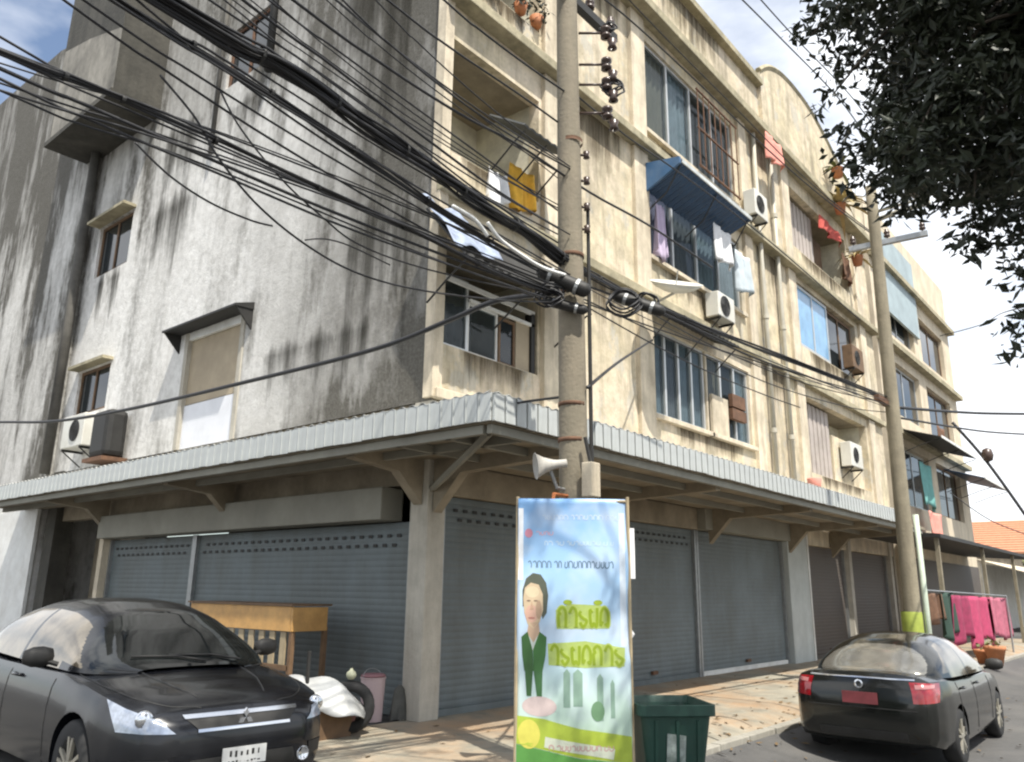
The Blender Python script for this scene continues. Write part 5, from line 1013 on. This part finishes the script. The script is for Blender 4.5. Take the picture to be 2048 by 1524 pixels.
    for s in (1, -1):
        # mirror
        mr_ = MB(); mr_.lathe([(0.0, -.11), (.05, -.1), (.075, -.04), (.078, .03), (.06, .1), (0.0, .12)], (0, 0, 0), 14, 'y'); mr_.v = [(v[0] * .75 - 1.5, v[1] + s * .98, v[2] + 1.03) for v in mr_.v]; mo_ = mr_.build('mirror', M_dark, t, local=True, smooth=True)
        st_ = MB(); st_.tube([(-1.46, s * .84, .97), (-1.48, s * .93, 1.0)], .022, 6); st_.build('mirror_stalk', M_dark, mo_, local=True)
        # door seams, handles, sill strip
        for ud in (-1.45, -2.52, -3.42):
            l_ = MB(); pts = []
            for z in [.26 + .06 * i for i in range(12)]:
                h = bvh.ray_cast(Vector((ud + (.12 * max(0, .55 - z) if ud < -3 else 0), s * 3, z)), Vector((0, -s, 0)))
                if h[0] is not None: pts.append(h[0])
            l_.tube(pts, .005, 4); l_.build('door_seam', M_dark, t, local=True)
        for ud in (-2.3, -3.2):
            h = bvh.ray_cast(Vector((ud, s * 3, .84)), Vector((0, -s, 0)))[0]; hh = MB(); hh.tube([h + Vector((-.09, 0, 0)), h + Vector((-.07, s * .03, 0)), h + Vector((.07, s * .03, 0)), h + Vector((.09, 0, 0))], .013, 6); hh.build('door_handle', paint, t, local=True, smooth=True)
        # headlight, tail light
        hl = conform('headlight', [(-.30 * -s * -1 if False else 0, 0)] * 4, (1, 0, 0), M_steel) if False else None
        cf = conform('headlight', [(s * a, z) for a, z in ((1.62, .60), (1.95, .68), (2.12, .80), (1.80, .72))], (-.62, -s * .78, 0), mat('headlamp_lens', (0.42, 0.46, 0.54), 0.12, 0.3, var=0.25, vscale=14, coat=1.0), 14, 8, .008) if False else None
        d = (-.86, -.51 * s, 0); sd = Vector((0, 0, 1)).cross(Vector(d).normalized())
        c0 = (Vector((-.32, s * .64, 0)) - Vector((-2.25, 0, 0))).dot(sd)
        ss_ = 1 if sd.y * s > 0 else -1
        hq = [(c0 - ss_ * .27, .60), (c0 + ss_ * .13, .61), (c0 + ss_ * .24, .80), (c0 - ss_ * .16, .685)]
        hlo = conform('headlight', hq, d, mat('headlamp_lens', (0.36, 0.40, 0.47), 0.15, 0.35, var=0.35, vscale=22, coat=1.0), 14, 8, .01)
        c1 = bvh.ray_cast(Vector((3, s * .68, .69)), Vector((-1, 0, 0)))[0]
        if c1 is not None:
            pj = MB(); pj.lathe([(0.0, .0), (.05, .0), (.06, .02), (.062, .035)], (0, 0, 0), 14, 'x'); pj.v = [(v[0] * -1 + c1.x + .015, v[1] + c1.y, v[2] + c1.z) for v in pj.v]; pj.build('lamp_bulb', mat('chrome', (0.7, 0.72, 0.75), 0.15, 0.9, var=0.05), hlo, local=True, smooth=True)
        d2 = (.80, -.60 * s, 0); sd2 = Vector((0, 0, 1)).cross(Vector(d2).normalized()); c2 = (Vector((-4.36, s * .68, 0)) - Vector((-2.25, 0, 0))).dot(sd2); s2 = 1 if sd2.y * s > 0 else -1
        conform('tail_light', [(c2 - s2 * .16, .74), (c2 + s2 * .16, .76), (c2 + s2 * .24, .96), (c2 - s2 * .16, .97)], d2, mat('tail_lamp_red', (0.26, 0.008, 0.014), 0.12, var=0.5, vscale=9, coat=1.0), 10, 6, .01)
        conform('tail_light_lens', [(c2 - s2 * .12, .90), (c2 + s2 * .12, .915), (c2 + s2 * .14, .95), (c2 - s2 * .12, .945)], d2, mat('tail_lamp_clear', (0.4, 0.16, 0.16), 0.15, coat=1.0), 8, 3, .014)
        conform('fog_recess', [(c0 - ss_ * .22, .34), (c0 + ss_ * .02, .36), (c0 + ss_ * .02, .44), (c0 - ss_ * .24, .44)], d, M_dark, 6, 4, .007)
    def seam(nm, pts, r=.004):
        P = []
        for a, b in spline(pts, 6):
            h = bvh.ray_cast(Vector((a, b, 3)), Vector((0, 0, -1)))
            if h[0] is not None: P.append(h[0] + Vector((0, 0, .001)))
        if len(P) > 2: q_ = MB(); q_.tube(P, r, 4); q_.build(nm, M_dark, t, local=True)
    for s in (1, -1):
        seam('bonnet_seam', [(-1.2, s * .76), (-.8, s * .745), (-.4, s * .67), (-.2, s * .52), (-.11, s * .3)])
        seam('bonnet_crease', [(-1.0, s * .42), (-.6, s * .38), (-.25, s * .27)], .006)
        seam('boot_seam', [(-3.9, s * .63), (-4.15, s * .62), (-4.4, s * .58)])
        wp_ = MB(); wp_.tube([(-.95, s * .15 + .28, .985), (-1.02, s * .15 + .05, 1.025), (-1.05, s * .15 - .3, 1.035)], .008, 4); wp_.build('wiper', M_dark, t, local=True)
        h1 = bvh.ray_cast(Vector((3, s * .5, .36)), Vector((-1, 0, 0)))[0]
        if h1 is not None: fg = MB(); fg.lathe([(0, 0), (.045, 0), (.05, .01), (.05, -.02)], (h1.x + .005, h1.y, h1.z), 14, 'x'); fg.build('fog_lamp', MATS['chrome'] if 'chrome' in MATS else M_steel, t, local=True, smooth=True)
    fwd = (-1, 0, 0); bk = (1, 0, 0)
    conform('grille', [(-.34, .60), (.34, .60), (.44, .69), (-.44, .69)], fwd, M_dark, 14, 4, .006)
    conform('chrome_bar', [(-.44, .685), (.44, .685), (.45, .71), (-.45, .71)], fwd, mat('chrome', (0.7, 0.72, 0.75), 0.15, 0.9, var=0.05), 14, 2, .012)
    conform('chrome_bar', [(-.36, .595), (.36, .595), (.36, .615), (-.36, .615)], fwd, mat('chrome', (0.7, 0.72, 0.75), 0.15, 0.9, var=0.05), 14, 2, .011)
    conform('lower_grille', [(-.46, .26), (.46, .26), (.40, .42), (-.40, .42)], fwd, M_dark, 14, 4, .006)
    ch = MATS['chrome']
    if front_logo:
        lg_ = MB(); c1 = bvh.ray_cast(Vector((3, 0, .66)), Vector((-1, 0, 0)))[0]
        for a in (90, 210, 330):
            v1 = Vector((0, math.cos(R(a)), math.sin(R(a)))); lft = Vector((0, math.cos(R(a + 30)), math.sin(R(a + 30)))); rgt = Vector((0, math.cos(R(a - 30)), math.sin(R(a - 30)))); s_ = .062; c = c1 + Vector((.02, 0, 0)); P = [c, c + lft * s_ * .62, c + v1 * s_ * 1.07, c + rgt * s_ * .62]
            lg_.add([p for p in P] + [p - Vector((.015, 0, 0)) for p in P], [(0, 1, 2, 3), (0, 1, 5, 4), (1, 2, 6, 5), (2, 3, 7, 6), (3, 0, 4, 7)])
        lg_.build('badge', ch, t, local=True)
    pw = MB(); c1 = bvh.ray_cast(Vector((3, 0, .42)), Vector((-1, 0, 0)))[0]; pw.box(c1.x + .012, c1.x + .022, -.17, .17, .35, .47); plo = pw.build('number_plate', mat('plate_white', (0.62, 0.62, 0.6), 0.5, var=0.1), t, local=True)
    pk = MB(); 
    for r_, z, n_, hgt in ((0, .405, 6, .045), (1, .365, 9, .02)):
        for i in range(n_): yy = -.13 + .26 * (i + .5) / n_; pk.box(c1.x + .0225, c1.x + .024, yy - random.uniform(.004, .014), yy + random.uniform(.003, .011), z + random.uniform(0, .01), z + hgt - random.uniform(0, .012))
    pk.build('plate_marks', M_dark, plo, local=True)['kind'] = 'stuff'
    # rear details
    c3 = bvh.ray_cast(Vector((-9, 0, .78)), Vector((1, 0, 0)))[0]
    if c3 is not None:
        rp_ = MB(); rp_.box(c3.x - .03, c3.x - .015, -.2, .2, .70, .83); rp_.build('rear_plate', mat('plate_red', (0.16, 0.03, 0.035), 0.6, var=0.3, vscale=9), t, local=True)
        bd_ = MB(); bd_.lathe([(.035, 0), (.05, -.008), (.05, -.016), (.035, -.02)], (c3.x - .005, 0, .92), 16, 'x'); bd_.build('rear_badge', ch, t, local=True)
    conform('trunk_seam', [(-.62, .655), (.62, .655), (.62, .665), (-.62, .665)], bk, M_dark, 14, 2, .006)
    conform('rear_lip', [(-.6, .985), (.6, .985), (.6, 1.0), (-.6, 1.0)], bk, ch, 14, 2, .008)
    conform('rear_diffuser', [(-.5, .32), (.5, .32), (.5, .42), (-.5, .42)], bk, M_dark, 14, 2, .006)
    # wheels
    for u, s in WH:
        w_ = MB(); w_.lathe([(.2, -.09), (.29, -.1), (.315, -.07), (.32, 0), (.315, .07), (.29, .1), (.2, .09)], (u, s * .775, .31), 28, 'y'); wo_ = w_.build('wheel', M_tyre, t, local=True, smooth=True); wo_.name = 'wheel'
        rim = MB(); rim.lathe([(.205, .06), (.21, .085), (.19, .09), (.185, .05), (.0, .03)] if s > 0 else [(.205, -.06), (.21, -.085), (.19, -.09), (.185, -.05), (.0, -.03)], (u, s * .775, .31), 28, 'y'); rim.build('rim', M_rimd, wo_, local=True, smooth=True)
        spk = MB()
        for k in range(5):
            a = 2 * math.pi * k / 5 + .3; e1 = Vector((math.cos(a), 0, math.sin(a))); e2 = Vector((-math.sin(a), 0, math.cos(a))); c = Vector((u, s * .86, .31))
            for sg in (-1, 1): spk.obox(c + e1 * .11 + e2 * (.02 * sg), e1 * .09 + e2 * (.018 * sg), e2 * .014, Vector((0, .012, 0)))
        spk.lathe([(0, .875 * s), (.045, .872 * s), (.05, .85 * s)], (u, 0, .31), 14, 'y'); spk.build('spokes', M_alloy, wo_, local=True)
    return t
M_tyre = mat('tyre_rubber', (0.02, 0.02, 0.02), 0.85, var=0.2); M_rimd = mat('rim_inner', (0.06, 0.06, 0.06), 0.5, 0.5); M_alloy = mat('alloy_spoke', (0.55, 0.52, 0.44), 0.35, 0.7, var=0.1)
M_paint1 = mat('slate_black_paint', (0.008, 0.009, 0.012), 0.24, 0.1, var=0.2, vscale=3, dirt=(0.04, 0.038, 0.033), damt=0.25, dscale=1.5, coat=0.3)
M_paint2 = mat('black_paint', (0.008, 0.009, 0.008), 0.15, 0.15, var=0.2, vscale=3, dirt=(0.035, 0.032, 0.026), damt=0.25, dscale=1.5, coat=0.4)
M_sg1 = mat('mirror_side_glass', (0.30, 0.25, 0.18), 0.14, 0.75, var=0.5, coat=0.5)  # tan mottled base stands in for warm reflections on the side windows
th1 = -1.63
left_car = make_car('parked_car', 'dark slate sedan at left, nose to the street, white number plate', (-3.70, -1.92, -0.07), th1, M_paint1, M_sg1, True); left_car.scale = (1.06, 1.06, 1.06)
th2 = 0.02
make_car('parked_car', 'black sedan seen from behind at right, red tail lights', (3.0 + 4.5 * math.cos(th2), -4.4 + 4.5 * math.sin(th2), -0.34), th2, M_paint2, M_sg1, False)
# ================================================================== CLUTTER BY THE SIDE SHUTTER
WS = thing('vendor_counter', 'orange wooden vendor counter with pale slats behind the left car', 'counter', (-0.75, 2.6, 0))
def wbox(nm, m_, *a, **k): q = MB(); q.box(a[0], a[1], a[2] + .2, a[3] + .2, a[4], a[5]); return q.build(nm, m_, WS, **k)
wbox('front_board', M_orange, -0.92, -0.87, 1.35, 3.9, 1.04, 1.36, bevel=0.006); wbox('end_board', M_orange, -0.92, -0.35, 1.30, 1.345, 1.04, 1.35, bevel=0.006); wbox('top', M_wood, -0.95, -0.3, 1.28, 3.95, 1.365, 1.39)
for i in range(10): wbox('slat', M_slat, -0.9, -0.88, 1.45 + i * .25, 1.57 + i * .25, 0.62, 1.03)
wbox('rail', M_wood, -0.91, -0.87, 1.35, 3.9, 0.55, 0.615)
for (x, y) in ((-.88, 1.34), (-.36, 1.34), (-.88, 3.87), (-.36, 3.87)): wbox('leg', M_wood, x - .03, x + .03, y - .03, y + .03, 0, 1.09)
tp = onz((632, 1368), 0.55)
TB = thing('covered_heap', 'whitish plastic sheet draped over a low heap beside the left car', 'covered heap', (tp[0], tp[1], 0))
def tarp(u, v):
    a = (u - .5) * 1.15; b = (v - .5) * 0.75; rr = min(1, (abs(u - .5) * 2) ** 3 + (abs(v - .5) * 2) ** 3); z = 0.70 - .16 * u - .30 * rr + .025 * math.sin(u * 15 + v * 8)
    return (tp[0] + a * .72 + b * .69, tp[1] - a * .69 + b * .72, max(.03, z))
q = MB(); q.grid(tarp, 24, 18); q.build('sheet', mat('dirty_white_plastic', (0.40, 0.41, 0.41), 0.5, var=0.2, vscale=4, dirt=(0.3, 0.28, 0.22), damt=0.5, dscale=3), TB, smooth=True, solid=0.008)
q = MB(); q.box(tp[0] - .3, tp[0] + .3, tp[1] - .3, tp[1] + .25, 0, .42); q.build('crate', M_wood, TB)
def basin(name, label, cat, px, r, h, m_, D0=0, z0=0.0, taper=.8):
    p = onz(px, z0); o = thing(name, label, cat, (p[0], p[1], z0)); q = MB(); q.lathe([(0, 0.0), (r * taper, 0.0), (r, h - .02), (r * 1.06, h - .015), (r * 1.06, h), (r * .97, h), (r * taper * .95, .02), (0, .02)], (p[0], p[1], z0), 24); q.build('tub', m_, o, smooth=False); return o, p
o, p = basin('plastic_pail', 'pink plastic pail near the corner pillar', 'pail', (742, 1442), .155, .52, mat('faded_pink_plastic', (0.56, 0.43, 0.43), 0.5, var=0.12, dirt=(0.3, 0.22, 0.2), damt=.4), taper=.85)
q = MB(); q.tube([(p[0] + .16 * math.cos(a), p[1] + .16 * math.sin(a) * .3, .5 + .12 * math.sin(a)) for a in [math.pi * k / 12 for k in range(13)]], .006, 5); q.build('bail', M_steel, o)
q = MB(); q.lathe([(0, .522), (.15, .522), (.16, .54), (.13, .56), (0, .565)], (p[0], p[1], 0), 24); q.build('lid', mat('dusty_rose_lid', (0.30, 0.15, 0.16), .6), o, smooth=True)
pp = onz((700, 1395), .4); o = thing('tyre', 'old black tyre leaning by the pink pail', 'tyre', (pp[0], pp[1], .05)); q = MB(); qd = Vector((-.6, -.8, .08)).normalized().to_track_quat('Z', 'Y'); q.lathe([(.17, -.06), (.25, -.075), (.285, 0), (.25, .075), (.17, .06), (.16, 0), (.17, -.06)], (0, 0, 0), 26); q.v = [tuple(qd @ Vector(v) + Vector((pp[0], pp[1], .30))) for v in q.v]; q.build('rubber', M_tyre, o, smooth=True)
o, p = basin('plastic_basin', 'dark red plastic basin on the ground before the tyre', 'basin', (665, 1462), .27, .22, mat('dark_red_plastic', (0.13, 0.04, 0.035), 0.5, var=.2))
o, p = basin('plastic_basin', 'black shallow basin between the dark red basin and the pail', 'basin', (712, 1455), .15, .14, M_dark)
o = thing('plastic_float', 'pale yellow round float resting on the old black tyre', 'float', (pp[0], pp[1], .60)); q = MB(); q.lathe([(.0, -.055), (.03, -.05), (.055, -.02), (.06, .0), (.05, .03), (.02, .05), (.015, .07), (0, .07)], (pp[0], pp[1], .645), 14); q.build('float', mat('pale_yellow', (0.45, 0.46, 0.32), .5), o, smooth=True); q = MB(); q.tube([(pp[0], pp[1], .70), (pp[0] + .02, pp[1], .73)], .01, 6); q.build('eye', M_dark, o)
p = onz((797, 1440), 0); o = thing('rag_bundle', 'dark rags bundled at the foot of the corner pillar', 'rags', (p[0], p[1], 0)); q = MB(); q.grid(lambda u, v: (p[0] + .22 * (u - .5) + .03 * math.sin(v * 9), p[1] + .2 * (v - .5), .42 * math.sin(math.pi * u) ** .5 * math.sin(math.pi * v) ** .5 + .02 * math.sin(u * 17 + v * 7)), 14, 14); q.build('cloth', mat('rag_grey', (0.10, 0.10, 0.09), .9, var=.3, vscale=9), o, smooth=True)
pb = onz((606, 1480), 0); o = thing('bollard_post', 'thin black post with white bands beside the left car nose', 'post', (pb[0], pb[1], 0))
q = MB(); q.tube([(pb[0], pb[1], 0), (pb[0], pb[1], .92)], .022, 8); q.build('post', M_dark, o); q = MB(); q.tube([(pb[0], pb[1], .27), (pb[0], pb[1], .42)], .03, 8); q.build('band', M_white, o); q = MB(); q.lathe([(0, 0), (.09, 0), (.08, .03), (.03, .05)], (pb[0], pb[1], 0), 12); q.build('foot', M_white, o)
# ================================================================== RIGHT BACKGROUND: LAUNDRY RACK, POTS, FAR CAR
rx = 19.5; zr = gz(19.5, -3.0)
RK = thing('laundry_rack', 'tall steel laundry rack hung with clothes beyond the black sedan', 'laundry rack', (rx, -2.9, zr))
q = MB(); a = ony((1845, 1180), -2.6); b = ony((2012, 1192), -2.9)
q.tube([(a[0], -2.6, zr), tuple(a)], .025, 6); q.tube([(b[0], -2.9, zr), tuple(b)], .025, 6); q.tube([tuple(a), tuple(b)], .02, 6); q.build('frame', M_steel, RK)
def hang(px0, px1, m_, label, seed, yy):
    rnd = random.Random(seed); A = ony(px0, yy); Bq = ony((px1[0], px0[1] + (px1[0] - px0[0]) * .07), yy); h = ony((px0[0], px1[1]), yy)[2] - A[2]; ph = rnd.uniform(0, 6)
    f = MB(); f.grid(lambda u, v: (A[0] + (Bq[0] - A[0]) * u, yy + .09 * math.sin(u * 14 + ph) * (.3 + .7 * v), A[2] + (Bq[2] - A[2]) * u + h * v * (1 + .1 * math.sin(u * 6 + ph))), 22, 10); tag(f.build('hanging_cloth', m_, None, smooth=True, solid=.01), label, 'laundry')
hang((1858, 1186), (1888, 1245), M_rust, 'dark brown cloth at the left end of the laundry rack', 1, -2.62)
hang((1880, 1184), (1908, 1275), M_dgreen, 'dark green cloth on the laundry rack', 2, -2.66)
hang((1905, 1190), (1945, 1285), mat('magenta_cloth', (0.27, 0.03, 0.08), .9, var=.35, vscale=5), 'crimson cloth in the middle of the laundry rack', 3, -2.72)
hang((1938, 1192), (1982, 1292), M_pink, 'bright pink cloth on the laundry rack', 4, -2.78)
hang((1978, 1194), (2012, 1278), mat('rose_cloth', (0.42, 0.12, 0.17), .9, var=.35, vscale=5), 'pale pink cloth at the right end of the laundry rack', 5, -2.84)
for i, (px, r, h, lb) in enumerate((((1968, 1328), .2, .36, 'left terracotta pot below the laundry rack'), ((1994, 1332), .24, .48, 'larger right terracotta pot below the laundry rack'))):
    p = onz(px, zr); o = thing('plant_pot', lb, 'pot', (p[0], p[1], zr)); q = MB(); q.lathe([(0, 0), (r * .6, 0), (r, h * .8), (r * 1.08, h * .82), (r * 1.08, h), (r * .9, h), (0, h * .85)], (p[0], p[1], zr), 20); q.build('pot', M_terra, o, smooth=True); f = MB(); leafpatch(f, (p[0], p[1], zr + h + .08), (.16, .16, .1), 22, .14, .04, random.Random(i)); f.build('leaves', M_leaf2, o, fix=False)
fcx = thing('parked_car', 'far dark car at the right frame edge with a pale reflection', 'car', (31.0, -3.2, -.34), math.pi)
src = [o for o in bpy.data.objects if o.name.startswith('parked_car')][0]
for ch_ in list(src.children):
    c = ch_.copy(); col.objects.link(c); c.parent = fcx
    for g_ in ch_.children: d_ = g_.copy(); col.objects.link(d_); d_.parent = c
# ================================================================== TREES
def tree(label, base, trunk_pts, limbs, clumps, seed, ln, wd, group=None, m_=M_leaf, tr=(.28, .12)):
    t = thing('street_tree', label, 'tree', base); rnd = random.Random(seed)
    q = MB(); q.tube(spline(trunk_pts, 6), tr[0], 12, r2=tr[1]); q.build('trunk', M_bark, t, smooth=True)
    for L_ in limbs:
        q = MB(); q.tube(spline(L_[0], 6), L_[1], 8, r2=L_[2]); q.build('limb', M_bark, t, smooth=True)
    f = MB()
    for (c, rad, n) in clumps:
        nb = max(2, n // 45)
        for k in range(nb):   # twigs with leaf tufts inside each clump: gaps stay between tufts
            d = Vector((rnd.gauss(0, 1), rnd.gauss(0, 1), rnd.gauss(0, 1))).normalized() * rnd.random() ** .45; cc = Vector(c) + Vector((d.x * rad[0], d.y * rad[1], d.z * rad[2]))
            leafpatch(f, cc, (.15, .15, .13), n // nb, ln, wd, rnd, .55)
    f.build('crown', m_, t, fix=False); return t
def pxd(px, D): return tuple(hd(px, D))
cl = []
rnd = random.Random(21)
poly = [(1665, -60), (1690, 60), (1715, 150), (1740, 240), (1775, 300), (1820, 335), (1880, 360), (1925, 400), (1985, 415), (2030, 400), (2120, 410), (2120, -60)]
def inside(x, y):
    c = False; j = len(poly) - 1
    for i in range(len(poly)):
        if (poly[i][1] > y) != (poly[j][1] > y) and x < (poly[j][0] - poly[i][0]) * (y - poly[i][1]) / (poly[j][1] - poly[i][1]) + poly[i][0]: c = not c
        j = i
    return c
for gx in range(1600, 2330, 62):
    for gy in range(-160, 480, 62):
        x = gx + rnd.uniform(-25, 25); y = gy + rnd.uniform(-25, 25)
        if inside(min(x, 2110), max(y, -50)):
            cl.append((pxd((x, y), rnd.uniform(4.3, 6.5)), (.24, .24, .22), 430 if x > 1720 else 240))
for (x, y, n) in ((1622, 70, 22), (1640, 30, 40), (1945, 455, 60), (1965, 430, 80), (2042, 470, 60), (2050, 560, 30), (2046, 640, 45), (2052, 680, 30), (1665, 190, 40), (1690, 290, 30), (1715, 345, 36), (1760, 350, 40)): cl.append((pxd((x, y), 4.8), (.09, .09, .09), int(n * 1.4)))
# the crown goes on overhead, above the camera and the left car (out of frame), and shades them
for k in range(110): cl.append(((-6.4 + rnd.gauss(0, 1.5), -5.4 + rnd.gauss(0, 1.5), 9.3 + rnd.gauss(0, .5)), (.8, .8, .5), 170))
for k in range(75): cl.append(((-2.9 + rnd.gauss(0, 1.1), -8.0 + rnd.gauss(0, .8), 7.3 + rnd.gauss(0, .35)), (.8, .8, .5), 140))  # unseen clumps added above the visible crown to shade it
tb = (-1.2, -10.6, gz(-1.2, -10.6))
tw_ = random.Random(4); twigs = []
for c, rad, n in cl[:110:2]:
    a = Vector((-2.25, -7.9, 4.85)) if tw_.random() < .5 else Vector((-1.9, -7.6, 5.8)); c = Vector(c); m_ = a.lerp(c, .55) + Vector((tw_.uniform(-.15, .15), tw_.uniform(-.15, .15), tw_.uniform(0, .25)))
    twigs.append(([tuple(a), tuple(m_), tuple(c)], .02, .004))
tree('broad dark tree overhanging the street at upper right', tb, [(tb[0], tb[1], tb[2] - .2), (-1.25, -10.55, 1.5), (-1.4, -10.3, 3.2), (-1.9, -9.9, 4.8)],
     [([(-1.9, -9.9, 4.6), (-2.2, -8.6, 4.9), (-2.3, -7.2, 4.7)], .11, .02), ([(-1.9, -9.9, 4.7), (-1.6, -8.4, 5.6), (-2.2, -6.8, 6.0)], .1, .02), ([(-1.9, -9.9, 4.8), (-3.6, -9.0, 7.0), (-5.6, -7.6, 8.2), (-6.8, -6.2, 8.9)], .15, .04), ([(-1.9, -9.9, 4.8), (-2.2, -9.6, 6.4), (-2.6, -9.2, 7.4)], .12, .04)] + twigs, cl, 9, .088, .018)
for k, (x, y, h, lb) in enumerate(((58, -1.5, 4.6, 'round green tree far down the street at the right edge'), (96, -6, 7, 'farthest hazy green tree behind the tiled house'))):
    c2 = [((x + random.gauss(0, 1.2), y + random.gauss(0, 1.2), h * .65 + random.gauss(0, .6)), (1.0, 1.0, .8), 110) for _ in range(22)]
    tree(lb, (x, y, -.3), [(x, y, -.4), (x, y, h * .3), (x, y, h * .55)], [([(x, y, h * .5), (x + .6, y, h * .75)], .08, .03), ([(x, y, h * .5), (x - .5, y + .4, h * .75)], .08, .03)], c2, 40 + k, .3, .09, m_=M_leaf2, tr=(.16, .09))

# fallen leaves and grit under the tree and along the shopfront
lt = MB(); rnd = random.Random(90)
for _ in range(900):
    x = rnd.uniform(-6, 13); y = rnd.choice((rnd.uniform(-7, -0.3), rnd.gauss(-3.1, .25))); z = gz(x, y) + .010; a = rnd.uniform(0, 6.28); l_ = rnd.uniform(.025, .07); w_ = l_ * .35; d = Vector((math.cos(a), math.sin(a), 0)); n_ = Vector((-d.y, d.x, 0)); p = Vector((x, y, z))
    lt.add([p - d * l_, p + n_ * w_ + Vector((0, 0, .012)), p + d * l_ + Vector((0, 0, rnd.uniform(0, .02))), p - n_ * w_], [(0, 1, 2, 3)])
tag(lt.build('leaf_litter', mat('dry_leaf', (0.17, 0.11, 0.05), .85, var=.6, vscale=3), None, fix=False), 'dry fallen leaves scattered over street and forecourt', 'leaves', kind='stuff')
# worn kerb stones along the forecourt edge
x = -2.25
ko = None
while x < 30:
    L_ = .78; z = gz(x + .39, -3.1); q = MB(); q.box(-.385, .385, -.07, .07, -.12, .035)
    if ko is None: ko = q.build('kerb_stone', mat('kerb_concrete', (0.34, 0.32, 0.27), .9, var=.3, vscale=4, dirt=(.12, .11, .09), damt=.7, dscale=2), fo, local=True, bevel=.012); o = ko
    else: o = link_copy(ko, fo)
    o.location = (x + .39, -3.13 + rnd.uniform(-.008, .008), z + rnd.uniform(-.008, .004)); o.rotation_euler = (rnd.uniform(-.02, .02), 0, rnd.uniform(-.012, .012)); x += .8

for k in range(9):
    cx, cy = rnd.uniform(-1.5, 12), rnd.uniform(-2.6, -.5); a = rnd.uniform(0, 6.28); P = []
    for i in range(9): P.append((cx, cy)); a += rnd.gauss(0, .5); cx += .16 * math.cos(a); cy = min(-.2, max(-2.95, cy + .16 * math.sin(a)))
    q = MB(); vs = []
    for i, (px_, py_) in enumerate(P): w_ = .012 * (1 - i / 9) + .003; vs += [(px_ - w_, py_, gz(px_, py_) + .009), (px_ + w_, py_ + w_, gz(px_, py_) + .009)]
    q.add(vs, [(2 * i, 2 * i + 1, 2 * i + 3, 2 * i + 2) for i in range(8)]); q.build('crack', MATS['joint_dirt'], fo)
